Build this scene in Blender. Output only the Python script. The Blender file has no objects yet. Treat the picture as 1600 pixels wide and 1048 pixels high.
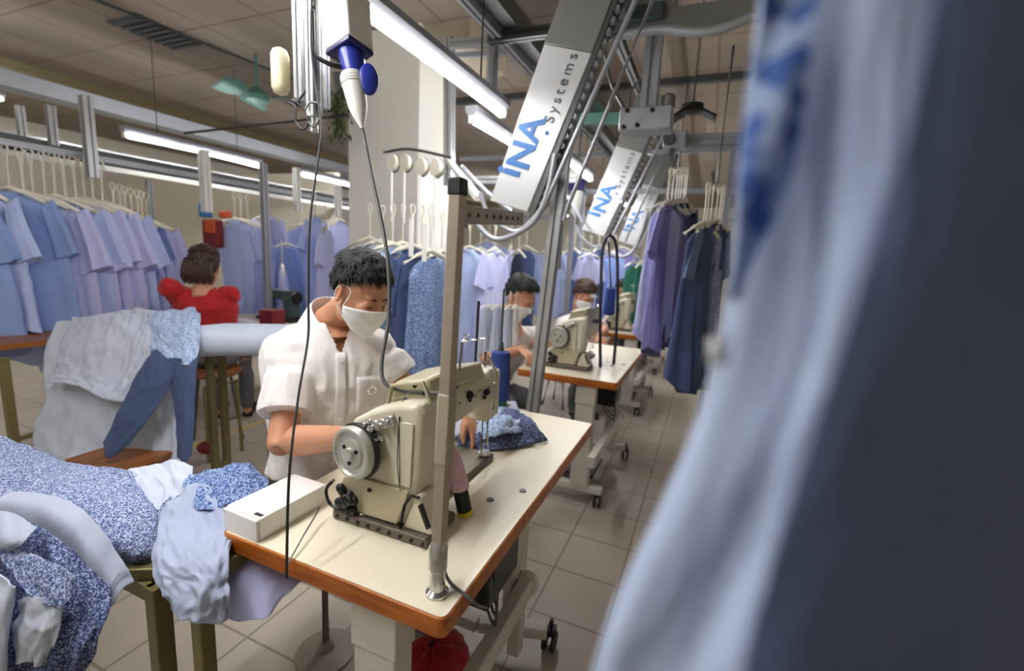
import bpy, bmesh, math, random
from mathutils import Vector as V, Matrix, noise
from mathutils.bvhtree import BVHTree
random.seed(7)
PI = math.pi
SC = bpy.context.scene
COL = SC.collection
# ---------------------------------------------------------------- camera frame
H = 1.4
RX = V((0.91856213, 0.11249803, -0.37892982)); RY = V((0.39189175, -0.1340017, 0.9102002)); RZ = V((0.05161849, -0.9845749, -0.16717593))
F = 720.0
def ray(px, py):
    c = V(((px-800)/F, (py-524)/F, 1.0))
    return V((RX.dot(c), RY.dot(c), RZ.dot(c)))
def at(px, py, x=None, y=None, z=None, d=None):
    """the place in the room seen at a photo position, on a given plane or at a given depth"""
    r = ray(px, py)
    if d is not None: t = d
    elif x is not None: t = x/r.x
    elif y is not None: t = y/r.y
    else: t = (z-H)/r.z
    return V((0, 0, H)) + r*t
def lin(h):
    if isinstance(h, str):
        h = h.lstrip('#'); c = [int(h[i:i+2], 16)/255 for i in (0, 2, 4)]
    else: c = [v/255 for v in h]
    return tuple(((v/12.92) if v <= .04045 else ((v+.055)/1.055)**2.4) for v in c)+(1,)
# ---------------------------------------------------------------- materials
M = {}
def mat(name, col, rough=.6, metal=0., var=.08, scale=8., bump=0., bscale=60., coat=0., sheen=0., emit=0., trans=0.):
    m = bpy.data.materials.new(name); m.use_nodes = True; nt = m.node_tree; N = nt.nodes; L = nt.links
    b = N['Principled BSDF']; b.inputs['Roughness'].default_value = rough; b.inputs['Metallic'].default_value = metal
    if coat: b.inputs['Coat Weight'].default_value = coat
    if sheen: b.inputs['Sheen Weight'].default_value = sheen
    if trans: b.inputs['Transmission Weight'].default_value = trans
    c = lin(col)
    tc = N.new('ShaderNodeTexCoord')
    nz = N.new('ShaderNodeTexNoise'); nz.inputs['Scale'].default_value = scale; nz.inputs['Detail'].default_value = 4
    L.new(tc.outputs['Object'], nz.inputs['Vector'])
    mx = N.new('ShaderNodeMix'); mx.data_type = 'RGBA'
    mx.inputs[6].default_value = tuple(min(1, v*(1-var)) for v in c[:3])+(1,)
    mx.inputs[7].default_value = tuple(min(1, v*(1+var)) for v in c[:3])+(1,)
    L.new(nz.outputs['Fac'], mx.inputs[0]); L.new(mx.outputs[2], b.inputs['Base Color'])
    if emit:
        b.inputs['Emission Color'].default_value = c; b.inputs['Emission Strength'].default_value = emit
    if bump:
        n2 = N.new('ShaderNodeTexNoise'); n2.inputs['Scale'].default_value = bscale; n2.inputs['Detail'].default_value = 3
        L.new(tc.outputs['Object'], n2.inputs['Vector'])
        bp = N.new('ShaderNodeBump'); bp.inputs['Strength'].default_value = bump; bp.inputs['Distance'].default_value = .01
        L.new(n2.outputs['Fac'], bp.inputs['Height']); L.new(bp.outputs[0], b.inputs['Normal'])
    M[name] = m; return m
def printed(name, base, dark, scale=90., thr=.42, rough=.85, bump=.4):
    """woven cotton with a scattered leaf or dot print"""
    m = mat(name, base, rough, 0, .05, 5, bump, 14); nt = m.node_tree; N = nt.nodes; L = nt.links
    b = N['Principled BSDF']; tc = next(n for n in N if n.type == 'TEX_COORD'); mx = next(n for n in N if n.type == 'MIX')
    vo = N.new('ShaderNodeTexVoronoi'); vo.inputs['Scale'].default_value = scale; vo.feature = 'F1'
    nz = N.new('ShaderNodeTexNoise'); nz.inputs['Scale'].default_value = scale*.55; nz.inputs['Detail'].default_value = 2
    L.new(tc.outputs['Object'], nz.inputs['Vector'])
    ad = N.new('ShaderNodeVectorMath'); ad.operation = 'MULTIPLY_ADD'
    ad.inputs[1].default_value = (.012,)*3
    L.new(nz.outputs['Color'], ad.inputs[0]); L.new(tc.outputs['Object'], ad.inputs[2]); L.new(ad.outputs[0], vo.inputs['Vector'])
    cr = N.new('ShaderNodeMapRange'); cr.inputs[1].default_value = thr-.06; cr.inputs[2].default_value = thr+.06
    L.new(vo.outputs['Distance'], cr.inputs[0])
    m2 = N.new('ShaderNodeMix'); m2.data_type = 'RGBA'; m2.inputs[6].default_value = lin(dark)
    L.new(cr.outputs[0], m2.inputs[0]); L.new(mx.outputs[2], m2.inputs[7]); L.new(m2.outputs[2], b.inputs['Base Color'])
    return m
def grid_mat(name, col, line, tile, off=(0, 0), w=.012, rough=.5, var=.12, soft=.004, scale=3., bump=0.):
    m = mat(name, col, rough, 0, var, scale); nt = m.node_tree; N = nt.nodes; L = nt.links
    b = N['Principled BSDF']; tc = next(n for n in N if n.type == 'TEX_COORD'); mx = next(n for n in N if n.type == 'MIX')
    sp = N.new('ShaderNodeSeparateXYZ'); L.new(tc.outputs['Object'], sp.inputs[0])
    outs = []
    for k in (0, 1):
        a = N.new('ShaderNodeMath'); a.operation = 'SUBTRACT'; a.inputs[1].default_value = off[k]; L.new(sp.outputs[k], a.inputs[0])
        d = N.new('ShaderNodeMath'); d.operation = 'DIVIDE'; d.inputs[1].default_value = tile[k]; L.new(a.outputs[0], d.inputs[0])
        p = N.new('ShaderNodeMath'); p.operation = 'PINGPONG'; p.inputs[1].default_value = .5; L.new(d.outputs[0], p.inputs[0])
        q = N.new('ShaderNodeMath'); q.operation = 'MULTIPLY'; q.inputs[1].default_value = tile[k]; L.new(p.outputs[0], q.inputs[0])
        outs.append(q)
    mn = N.new('ShaderNodeMath'); mn.operation = 'MINIMUM'; L.new(outs[0].outputs[0], mn.inputs[0]); L.new(outs[1].outputs[0], mn.inputs[1])
    cr = N.new('ShaderNodeMapRange'); cr.inputs[1].default_value = w/2; cr.inputs[2].default_value = w/2+soft; L.new(mn.outputs[0], cr.inputs[0])
    # large worn patches
    n3 = N.new('ShaderNodeTexNoise'); n3.inputs['Scale'].default_value = 1.3; n3.inputs['Detail'].default_value = 6; L.new(tc.outputs['Object'], n3.inputs['Vector'])
    r3 = N.new('ShaderNodeMapRange'); r3.inputs[3].default_value = .80; r3.inputs[4].default_value = 1.12; L.new(n3.outputs['Fac'], r3.inputs[0])
    m3 = N.new('ShaderNodeVectorMath'); m3.operation = 'SCALE'; L.new(mx.outputs[2], m3.inputs[0]); L.new(r3.outputs[0], m3.inputs['Scale'])
    m2 = N.new('ShaderNodeMix'); m2.data_type = 'RGBA'; m2.inputs[6].default_value = lin(line)
    L.new(cr.outputs[0], m2.inputs[0]); L.new(m3.outputs[0], m2.inputs[7]); L.new(m2.outputs[2], b.inputs['Base Color'])
    return m
def wood(name, c1, c2, rough=.45, scale=(2, 18, 18)):
    m = mat(name, c1, rough); nt = m.node_tree; N = nt.nodes; L = nt.links; b = N['Principled BSDF']
    tc = next(n for n in N if n.type == 'TEX_COORD')
    mp = N.new('ShaderNodeMapping'); mp.inputs['Scale'].default_value = scale; L.new(tc.outputs['Object'], mp.inputs[0])
    nz = N.new('ShaderNodeTexNoise'); nz.inputs['Scale'].default_value = 3; nz.inputs['Detail'].default_value = 6; nz.inputs['Distortion'].default_value = .6
    L.new(mp.outputs[0], nz.inputs['Vector'])
    m2 = N.new('ShaderNodeMix'); m2.data_type = 'RGBA'; m2.inputs[6].default_value = lin(c1); m2.inputs[7].default_value = lin(c2)
    r = N.new('ShaderNodeMapRange'); r.inputs[1].default_value = .35; r.inputs[2].default_value = .65
    L.new(nz.outputs['Fac'], r.inputs[0]); L.new(r.outputs[0], m2.inputs[0]); L.new(m2.outputs[2], b.inputs['Base Color'])
    return m
# ---------------------------------------------------------------- mesh builder
def frame(dirv, up=V((0, 0, 1))):
    d = dirv.normalized()
    if abs(d.dot(up)) > .97: up = V((1, 0, 0))
    a = d.cross(up).normalized(); b = a.cross(d).normalized()
    return d, a, b
class B:
    def __init__(s): s.v = []; s.f = []
    def add(s, vs, fs):
        n = len(s.v); s.v += [V(v) for v in vs]; s.f += [tuple(i+n for i in f) for f in fs]; return s
    def box(s, c, d, rot=None):
        c = V(c); R = rot or Matrix.Identity(3)
        vs = [c + R @ V((x*d[0]/2, y*d[1]/2, z*d[2]/2)) for x in (-1, 1) for y in (-1, 1) for z in (-1, 1)]
        return s.add(vs, [(0, 1, 3, 2), (4, 6, 7, 5), (0, 4, 5, 1), (2, 3, 7, 6), (0, 2, 6, 4), (1, 5, 7, 3)])
    def bar(s, p, q, w, h, up=V((0, 0, 1))):
        p, q = V(p), V(q); d, a, b = frame(q-p, up)
        return s.loft([[o + a*x*w/2 + b*y*h/2 for x, y in ((-1, -1), (1, -1), (1, 1), (-1, 1))] for o in (p, q)])
    def slot(s, p, q, w, up=V((0, 0, 1))):
        """slotted aluminium section"""
        p, q = V(p), V(q); d, a, b = frame(q-p, up); h = w/2; g = w*.12; k = w*.28
        pr = []
        for r in range(4):
            c, n = math.cos(r*PI/2), math.sin(r*PI/2)
            for x, y in ((-h, -h), (-g, -h), (-g, -k), (g, -k), (g, -h)):
                pr.append((x*c-y*n, x*n+y*c))
        return s.loft([[o + a*x + b*y for x, y in pr] for o in (p, q)])
    def loft(s, rings, cap=True, closed=True):
        n = len(rings[0]); vs = [v for r in rings for v in r]; fs = []
        for i in range(len(rings)-1):
            for j in range(n if closed else n-1):
                k = (j+1) % n; fs.append((i*n+j, i*n+k, (i+1)*n+k, (i+1)*n+j))
        if cap and closed:
            fs.append(tuple(range(n-1, -1, -1))); fs.append(tuple((len(rings)-1)*n+j for j in range(n)))
        return s.add(vs, fs)
    def tube(s, pts, r, seg=10, cap=True, flat=1.):
        pts = [V(p) for p in pts]; n = len(pts)
        rr = r if isinstance(r, (list, tuple)) else [r]*n
        rings = []; a = None
        for i, p in enumerate(pts):
            d = (pts[min(i+1, n-1)]-pts[max(i-1, 0)]).normalized()
            if a is None: _, a, b = frame(d)
            else:
                a = (a - d*a.dot(d)).normalized(); b = d.cross(a)
            rings.append([p + (a*math.cos(t*2*PI/seg) + b*math.sin(t*2*PI/seg)*flat)*rr[i] for t in range(seg)])
        return s.loft(rings, cap)
    def lathe(s, c, prof, axis=V((0, 0, 1)), seg=24, cap=True):
        """prof: (radius, height along axis)"""
        c = V(c); d, a, b = frame(V(axis))
        return s.loft([[c + d*h + (a*math.cos(t*2*PI/seg)+b*math.sin(t*2*PI/seg))*max(r, 1e-5) for t in range(seg)] for r, h in prof], cap)
    def ell(s, c, r, R=None, seg=16, rings=10):
        c = V(c); R = R or Matrix.Identity(3); vs = []; fs = []
        for i in range(rings+1):
            ph = PI*i/rings
            for j in range(seg):
                th = 2*PI*j/seg
                vs.append(c + R @ V((r[0]*math.sin(ph)*math.cos(th), r[1]*math.sin(ph)*math.sin(th), r[2]*math.cos(ph))))
        for i in range(rings):
            for j in range(seg):
                k = (j+1) % seg; fs.append((i*seg+j, (i+1)*seg+j, (i+1)*seg+k, i*seg+k))
        return s.add(vs, fs)
    def limb(s, p, q, r0, r1, seg=14):
        p, q = V(p), V(q); s.tube([p, p.lerp(q, .5), q], [r0, (r0+r1)/2, r1], seg)
        s.ell(p, (r0,)*3, seg=seg); s.ell(q, (r1,)*3, seg=seg); return s
    def prism(s, poly, off):
        off = V(off); return s.loft([[V(p) for p in poly], [V(p)+off for p in poly]])
    def grid(s, pts, nu, nv):
        """pts row-major nu rows of nv"""
        return s.add(pts, [(i*nv+j, i*nv+j+1, (i+1)*nv+j+1, (i+1)*nv+j) for i in range(nu-1) for j in range(nv-1)])
    def mesh(s, name, m=None, smooth=True, org=V((0, 0, 0))):
        me = bpy.data.meshes.new(name); me.from_pydata([tuple(v-org) for v in s.v], [], s.f)
        bm = bmesh.new(); bm.from_mesh(me); bmesh.ops.remove_doubles(bm, verts=bm.verts, dist=1e-6)
        bmesh.ops.recalc_face_normals(bm, faces=bm.faces); bm.to_mesh(me); bm.free()
        if m: me.materials.append(M[m])
        if smooth:
            for p in me.polygons: p.use_smooth = True
            try: me.set_sharp_from_angle(angle=math.radians(38))
            except Exception: pass
        me.update(); return me
def bev(o, w, seg=2):
    md = o.modifiers.new('bevel', 'BEVEL'); md.width = w; md.segments = seg; md.limit_method = 'ANGLE'; md.angle_limit = math.radians(35); return o
def solid(o, t):
    md = o.modifiers.new('thick', 'SOLIDIFY'); md.thickness = t; md.offset = 0; return o
def tag(o, label=None, cat=None, group=None, kind=None):
    if label: o['label'] = label
    if cat: o['category'] = cat
    if group: o['group'] = group
    if kind: o['kind'] = kind
    return o
def thing(name, label, cat, loc=(0, 0, 0), group=None):
    o = bpy.data.objects.new(name, None); COL.objects.link(o); o.location = loc; o.empty_display_size = .1
    return tag(o, label, cat, group)
def part(name, b, m, parent, bevel=0, smooth=True, thick=0, label=None):
    me = b.mesh(name, m, smooth) if isinstance(b, B) else b
    if not isinstance(b, B) and m: me.materials.clear(); me.materials.append(M[m])
    o = bpy.data.objects.new(name, me); COL.objects.link(o); o.parent = parent
    if parent.type == 'EMPTY' or parent.parent is None: o.matrix_parent_inverse = Matrix.Translation(-V(parent.location))
    if bevel: bev(o, bevel)
    if thick: solid(o, thick)
    if label: o['label'] = label
    return o
def solo(name, b, m, label, cat, group=None, bevel=0, smooth=True, thick=0, kind=None):
    if isinstance(b, B):
        xs = [v.x for v in b.v]; ys = [v.y for v in b.v]; zs = [v.z for v in b.v]
        org = V(((min(xs)+max(xs))/2, (min(ys)+max(ys))/2, min(zs))); me = b.mesh(name, m, smooth, org)
    else:
        me = b; org = V((0, 0, 0)); me.materials.clear(); me.materials.append(M[m])
    o = bpy.data.objects.new(name, me); COL.objects.link(o); o.location = org
    if bevel: bev(o, bevel)
    if thick: solid(o, thick)
    return tag(o, label, cat, group, kind)
def struct(name, b, m, bevel=0):
    o = bpy.data.objects.new(name, b.mesh(name, m, False)); COL.objects.link(o); o['kind'] = 'structure'
    if bevel: bev(o, bevel)
    return o
KIDS = {}
def copy_tree(o, parent=None, off=None):
    kids = [c for c in bpy.data.objects if c.parent is o] if o not in KIDS else KIDS[o]
    KIDS[o] = kids
    c = o.copy(); COL.objects.link(c)
    if parent is not None: c.parent = parent; c.matrix_parent_inverse = o.matrix_parent_inverse.copy()
    if off is not None: c.location = V(o.location)+V(off)
    for k in kids: copy_tree(k, c)
    return c
def fuse(b, voxel, smooth=4, factor=.5):
    me = b.mesh('tmp', None, True); o = bpy.data.objects.new('tmp', me); COL.objects.link(o)
    r = o.modifiers.new('r', 'REMESH'); r.mode = 'VOXEL'; r.voxel_size = voxel; r.use_smooth_shade = True
    if smooth:
        s = o.modifiers.new('s', 'SMOOTH'); s.iterations = smooth; s.factor = factor
    bpy.context.view_layer.update(); dg = bpy.context.evaluated_depsgraph_get()
    nm = bpy.data.meshes.new_from_object(o.evaluated_get(dg)); bpy.data.objects.remove(o); bpy.data.meshes.remove(me)
    for p in nm.polygons: p.use_smooth = True
    return nm
def bvh_of(me):
    return BVHTree.FromPolygons([v.co.copy() for v in me.vertices], [tuple(p.vertices) for p in me.polygons])
def displace(me, fn):
    nn = [v.normal.copy() for v in me.vertices]; cc = [v.co.copy() for v in me.vertices]
    me.vertices.foreach_set('co', [x for c, n in zip(cc, nn) for x in (c + n*fn(c))])
    me.update()
def catmull(P, t):
    n = len(P)-1; x = t*n; i = max(0, min(int(x), n-1)); u = x-i
    p1, p2 = P[i], P[i+1]; p0 = P[i-1] if i else p1*2-p2; p3 = P[i+2] if i+2 <= n else p2*2-p1
    return .5*((2*p1)+(p2-p0)*u+(2*p0-5*p1+4*p2-p3)*u*u+(3*p1-p0-3*p2+p3)*u*u*u)
def curve(P, n=24):
    P = [V(p) for p in P]; return [catmull(P, i/(n-1)) for i in range(n)]
def fnoise(p, f, seed=0, oct=3):
    return noise.fractal(V(p)*f + V((seed*3.7, seed*1.3, seed*9.1)), 1.0, 2.0, oct)
def sheet(rows, nu=40, nv=50, amp=.012, freq=9., seed=0, aniso=(1, 1, 1), sharp=.5, ragged=0.):
    """a cloth through a net of control points, with creases"""
    rows = [[V(p) for p in r] for r in rows]; pts = []
    for i in range(nu):
        for j in range(nv):
            u, v = i/(nu-1), j/(nv-1)
            u2 = u + (ragged*fnoise((v*2, u*.5, 1), 1.1, seed, 1))*(2*abs(u-.5)); v2 = v + (ragged*.6*fnoise((u*2, v*.5, 7), 1.1, seed, 1))*(2*abs(v-.5))
            line = [catmull(r, min(1.05, max(-.05, v2))) for r in rows]; pts.append(catmull(line, min(1.06, max(-.06, u2))))
    out = []; LU = sum((rows[i+1][len(rows[0])//2]-rows[i][len(rows[0])//2]).length for i in range(len(rows)-1)); LV = sum((rows[len(rows)//2][j+1]-rows[len(rows)//2][j]).length for j in range(len(rows[0])-1))
    for i in range(nu):
        for j in range(nv):
            p = pts[i*nv+j]
            a = pts[min(i+1, nu-1)*nv+j]-pts[max(i-1, 0)*nv+j]; b = pts[i*nv+min(j+1, nv-1)]-pts[i*nv+max(j-1, 0)]
            n = a.cross(b)
            if n.length < 1e-9: n = V((0, 0, 1))
            n.normalize()
            q = V((i/(nu-1)*LU*.45, j/(nv-1)*LV, .3*p.z))
            q = q + V((fnoise(q, freq*.4, seed+9), fnoise(q, freq*.4, seed+10), fnoise(q, freq*.4, seed+11)))*(.35/freq)
            w = fnoise(q, freq, seed); rd = 1-abs(fnoise(q, freq*.8, seed+5))*2.6; r2 = 1-abs(fnoise(q, freq*1.9, seed+6))*2.6
            out.append(p + n*amp*(w*(1-sharp)*1.6 + rd*sharp + r2*sharp*.30))
    return B().grid(out, nu, nv)
def text_on(s, size, o, xd, yd, m, parent, name, ext=.001, bold=0., sp=1.):
    cu = bpy.data.curves.new('t', 'FONT'); cu.body = s; cu.size = size; cu.extrude = ext; cu.offset = bold; cu.space_character = sp; cu.align_x = 'LEFT'
    t = bpy.data.objects.new('t', cu); COL.objects.link(t); bpy.context.view_layer.update()
    me = bpy.data.meshes.new_from_object(t.evaluated_get(bpy.context.evaluated_depsgraph_get())); bpy.data.objects.remove(t)
    xd = V(xd).normalized(); yd = V(yd).normalized(); zd = xd.cross(yd)
    for v in me.vertices: v.co = V(o) + xd*v.co.x + yd*v.co.y + zd*v.co.z
    me.update(); me.name = name
    return part(name, me, m, parent)
# ================================================================= MATERIALS
grid_mat('floor_tile', (186, 177, 163), (136, 126, 112), (.293, .293), (-.507, 1.873), .006, .38, .10, .003, 5.)
grid_mat('ceiling_tile', (150, 137, 124), (122, 106, 92), (.6, .6), (-1.32, 4.38), .014, .9, .03, .006, 1.)
mat('wall_paint', (220, 216, 204), .8, var=.05, scale=1.5)
mat('column_paint', (226, 224, 216), .6, var=.03, scale=2)
mat('beam_paint', (176, 166, 146), .8, var=.04)
mat('olive_trim', (140, 130, 96), .8)
mat('wall_line', (160, 152, 132), .8)
mat('yellow_paint', (214, 190, 120), .6, var=.15, scale=20)
mat('aluminium', (176, 178, 180), .38, .55, .05)
mat('dark_steel', (92, 94, 94), .45, .6, .1)
mat('galvanised', (168, 172, 180), .45, .5, .12, 12)
mat('white_enamel', (232, 232, 226), .35, var=.03)
mat('grey_panel', (122, 122, 120), .5, .3)
mat('cream_plastic', (212, 206, 172), .4, var=.04)
mat('blue_plastic', (38, 52, 150), .35)
mat('dark_blue_plastic', (32, 36, 96), .4)
mat('white_plastic', (228, 228, 222), .35, var=.03)
mat('hanger_plastic', (226, 222, 206), .35, var=.05)
mat('black_rubber', (26, 26, 28), .55)
mat('black_metal', (34, 34, 34), .35, .4, .3, 30)
mat('cable_grey', (84, 84, 82), .5)
mat('tube_light', (252, 250, 248), .4, emit=14)
mat('lamp_housing', (150, 152, 160), .5, .2)
mat('laminate', (240, 231, 208), .32, var=.03, scale=6)
wood('edge_wood', (196, 112, 34), (150, 78, 20), .4)
wood('stool_wood', (152, 92, 40), (104, 58, 22), .4, (10, 2, 10))
mat('olive_steel', (122, 112, 72), .45, .3, .2, 20)
mat('floor_metal', (150, 140, 126), .5, .1)
mat('stand_paint', (206, 202, 192), .45, var=.08, scale=14)
mat('machine_enamel', (212, 206, 184), .3, var=.05, scale=9, coat=.2)
mat('machine_dark', (186, 178, 148), .35, var=.06, coat=.2)
mat('machine_base', (112, 104, 90), .5, .4, .3, 60)
mat('chrome', (200, 200, 198), .2, .9)
mat('pole_metal', (176, 164, 148), .45, .3, .12, 16)
mat('bar_metal', (150, 140, 120), .45, .4, .1)
mat('card_white', (245, 244, 240), .6, var=.02)
mat('yellow_thread', (226, 200, 34), .7)
mat('thread_blue', (44, 70, 142), .75, bump=.5, bscale=200)
mat('thread_green', (60, 150, 120), .7)
mat('thread_pink', (222, 188, 200), .8, bump=.4, bscale=200)
mat('thread_light', (206, 220, 230), .7)
mat('red_cloth', (176, 14, 26), .8, sheen=.2, bump=.3, bscale=20)
mat('deep_red', (120, 22, 30), .6)
mat('orange_plastic', (212, 84, 30), .5)
mat('motor_teal', (70, 86, 88), .5, .3)
mat('leaf', (40, 74, 26), .7, var=.4, scale=40)
mat('leaf_light', (96, 112, 60), .7, var=.3, scale=40)
mat('fan_green', (96, 150, 138), .5)
mat('skin', (200, 144, 112), .5, var=.08, scale=14, bump=.08, bscale=120)
mat('hair', (24, 23, 24), .75, var=.5, scale=60)
mat('hair_brown', (58, 36, 24), .6, var=.3, scale=60)
mat('mask_white', (236, 240, 240), .8, bump=.15, bscale=40)
mat('shirt_white', (228, 225, 224), .8, bump=.35, bscale=18, sheen=.1)
mat('shirt_cream', (224, 218, 200), .8, bump=.3, bscale=18)
mat('shirt_pale_pink', (232, 214, 208), .8, bump=.3, bscale=18)
mat('trouser_grey', (92, 90, 92), .85, bump=.3, bscale=30)
mat('lips', (150, 88, 76), .5)
mat('pale_blue', (176, 192, 234), .85, var=.06, bump=.4, bscale=10)
mat('pale_lilac', (190, 194, 236), .85, var=.06, bump=.4, bscale=10)
mat('sky_blue', (138, 160, 212), .85, var=.06, bump=.4, bscale=10)
mat('mid_blue', (104, 124, 184), .85, var=.06, bump=.4, bscale=10)
mat('violet_blue', (134, 126, 190), .85, var=.06, bump=.4, bscale=10)
mat('denim', (66, 82, 124), .85, var=.1, bump=.4, bscale=12)
mat('dark_navy', (40, 48, 74), .85, var=.1, bump=.4, bscale=12)
mat('slate_blue', (82, 98, 128), .85, var=.08, bump=.4, bscale=12)
mat('teal_cloth', (62, 140, 122), .85, bump=.4, bscale=12)
mat('grey_cloth', (186, 194, 210), .85, bump=.4, bscale=12)
mat('ice_grey', (180, 188, 206), .85, var=.05, bump=.5, bscale=14)
mat('strip_grey', (164, 172, 192), .85, bump=.5, bscale=14)
mat('grey_blue', (168, 180, 206), .85, bump=.5, bscale=14)
mat('partition_paint', (236, 230, 212), .8, var=.04)
mat('front_cloth', (158, 172, 196), .85, var=.05, bump=.4, bscale=9)
mat('sheet_cloth', (192, 202, 220), .85, var=.05, bump=.5, bscale=9)
mat('chambray', (150, 172, 206), .9, var=.10, scale=14, bump=.25, bscale=12)
mat('chambray_dark', (62, 78, 112), .9, var=.15, scale=10, bump=.3, bscale=12)
printed('print_leaf', (176, 190, 222), (58, 84, 146), 150, .46)
printed('print_dense', (180, 192, 218), (56, 78, 132), 280, .54)
printed('print_soft', (176, 194, 222), (104, 130, 178), 150, .40)
printed('print_close', (150, 172, 210), (52, 82, 146), 170, .5)
printed('print_dark', (146, 160, 196), (38, 52, 98), 280, .60)
mat('shade_slate', (98, 114, 152), .9, var=.08, bump=.3, bscale=12)  # dark colour of the cloth added in place of shade
printed('print_facing', (150, 170, 206), (56, 92, 162), 80, .50)
mat('logo_blue', (52, 116, 186), .5)
mat('logo_dark', (70, 84, 104), .5)
mat('board_white', (206, 208, 210), .35, .2, .02)
# ================================================================= SETTING
CEIL = 3.0
X0, X1, Y0, Y1 = -9.5, 3.2, -1.6, 14.0
def slab(c, d): return B().box(c, d)
struct('floor', slab(((X0+X1)/2, (Y0+Y1)/2, -.05), (X1-X0, Y1-Y0, .1)), 'floor_tile').location = (0, 0, 0)
struct('ceiling', slab(((X0+X1)/2, (Y0+Y1)/2, CEIL+.05), (X1-X0, Y1-Y0, .1)), 'ceiling_tile')
struct('wall_left', slab((X0-.05, (Y0+Y1)/2, CEIL/2), (.1, Y1-Y0, CEIL)), 'wall_paint')
struct('wall_right', slab((X1+.05, (Y0+Y1)/2, CEIL/2), (.1, Y1-Y0, CEIL)), 'wall_paint')
struct('wall_back', slab(((X0+X1)/2, Y1+.05, CEIL/2), (X1-X0, .1, CEIL)), 'wall_paint')
struct('wall_front', slab(((X0+X1)/2, Y0-.05, CEIL/2), (X1-X0, .1, CEIL)), 'wall_paint')
struct('column', slab((-2.40, 3.25, CEIL/2), (.66, .5, CEIL)), 'column_paint', .008)
struct('ceiling_beam', slab((-1.95, 3.35, CEIL-.08), (.5, .6, .16)), 'beam_paint')
struct('trim_1', slab((-6.45, 6.0, CEIL-.04), (.30, 16-.9, .08)), 'olive_trim')
struct('trim_2', slab((-6.62, 6.0, CEIL-.09), (.03, 16-.9, .02)), 'dark_steel')
a, b = at(290, 700, z=0), at(420, 655, z=0)
struct('floor_marking', B().bar(a+V((0, 0, .001)), b+(b-a)*.3+V((0, 0, .001)), .05, .003), 'yellow_paint')
# dark ceiling joint lines / an open grille
p = at(150, 0, z=2.995); q = at(400, 100, z=2.995)
struct('ceiling_joint', B().bar(p-(q-p)*.6, q+(q-p)*2.2, .022, .02), 'dark_steel')
c = at(247, 54, z=2.985)
g = B()
for i in range(8): g.box(c+V((0, -.21+.06*i, 0)), (.34, .03, .02))
solo('ceiling_vent', g.box(c+V((0, 0, .008)), (.38, .5, .006)), 'dark_steel', 'dark square vent grille set in the ceiling near the top left corner', 'vent')

# ================================================================= LAMPS
def lamp(p0, p1, label, light=True):
    p0, p1 = V(p0), V(p1); mid = (p0+p1)/2
    t = thing('tube_lamp', label, 'lamp', mid, 'ceiling tube lamps')
    d, a_, b_ = frame(p1-p0)
    part('lamp_housing', B().loft([[o + a_*x + V((0, 0, z)) for x, z in ((-.02, .006), (.02, .006), (.035, .03), (.035, .055), (-.035, .055), (-.035, .03))] for o in (p0-d*.02, p1+d*.02)]), 'lamp_housing', t, smooth=False)
    tb = B().tube([p0-V((0, 0, .014)), p1-V((0, 0, .014))], .019, 14)
    part('light_tube', tb, 'tube_light', t)
    for o in (p0, p1): part('end_cap', B().box(o+V((0, 0, -.008)), (.03, .03, .05)), 'white_plastic', t)
    for f in (.2, .8):
        o = p0.lerp(p1, f); part('hanging_wire', B().tube([o+V((0, 0, .05)), V((o.x, o.y, CEIL))], .004, 6), 'dark_steel', t)
    return t
ZL = 2.15
e1 = at(785, 174, z=ZL)
L = 1.28
lamp((e1.x, e1.y-L, ZL), (e1.x, e1.y, ZL), 'long bright tube lamp running from the top picture edge toward the large white board')
lamp((e1.x, -.5, ZL), (e1.x, .78, ZL), 'added fill lamp in line with the aisle row, unseen above the top picture edge')  # unseen lamp added to brighten the column from the camera side
lamp((-7.2, 1.4, 2.8), (-7.2, 2.7, 2.8), 'added fill lamp for the partition wall, unseen outside the left picture edge')  # added out of view to light the left hall and its partition
lamp((-5.5, .5, 2.7), (-5.5, 1.8, 2.7), 'added fill lamp over the left racks, unseen outside the left picture edge')  # another unseen lamp, added to lift the left side
for k in (1, 2, 3, 4): lamp((e1.x, e1.y-L+k*1.85+.3, ZL), (e1.x, e1.y+k*1.85+.1, ZL), ['', 'tube lamp just right of the slotted post, first behind the large board', 'tube lamp behind the distant blue plug, third of the row over the sewing tables', 'small distant tube lamp, fourth of the row over the sewing tables', 'farthest tube lamp of the row over the sewing tables'][k])
e2 = at(738, 183, z=ZL); 
lamp((e2.x, e2.y, ZL), (e2.x, e2.y+1.2, ZL), 'short bright tube lamp passing behind the upper white board left of its logo')
lamp((e2.x, e2.y-2.63, ZL), (e2.x, e2.y-1.43, ZL), 'tube lamp at the top edge whose end shows left of the hanging plug box')
lamp((e2.x, e2.y+3.0, ZL), (e2.x, e2.y+4.2, ZL), 'distant tube lamp in the second row, low behind the slotted post')
a = at(195, 208, z=2.2); b = at(405, 257, z=2.2)
lamp(a, b, 'bright tube lamp at upper left above the shirt rack and the woman in red')
a2 = at(470, 270, z=2.2); lamp(a2, a2+(b-a), 'bright tube lamp partly hidden behind the white column')
for k, (x, y) in enumerate(((-3.8, -.9), (-6.4, 7.0), (-3.8, 8.5), (1.6, 6.5), (1.6, 10.0), (-3.8, 11.5), (-6.6, 11))):  # the first is an added fill lamp, kept out of view
    lamp((x, y, 2.6), (x, y+1.25, 2.6), 'distant ceiling tube lamp %s' % ('added for fill, unseen past the left edge', 'of the far left row, middle', 'seen beyond the white column', 'right of the aisle', 'right of the aisle, far end', 'close to the back wall', 'in the back left corner of the hall')[k])

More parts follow.
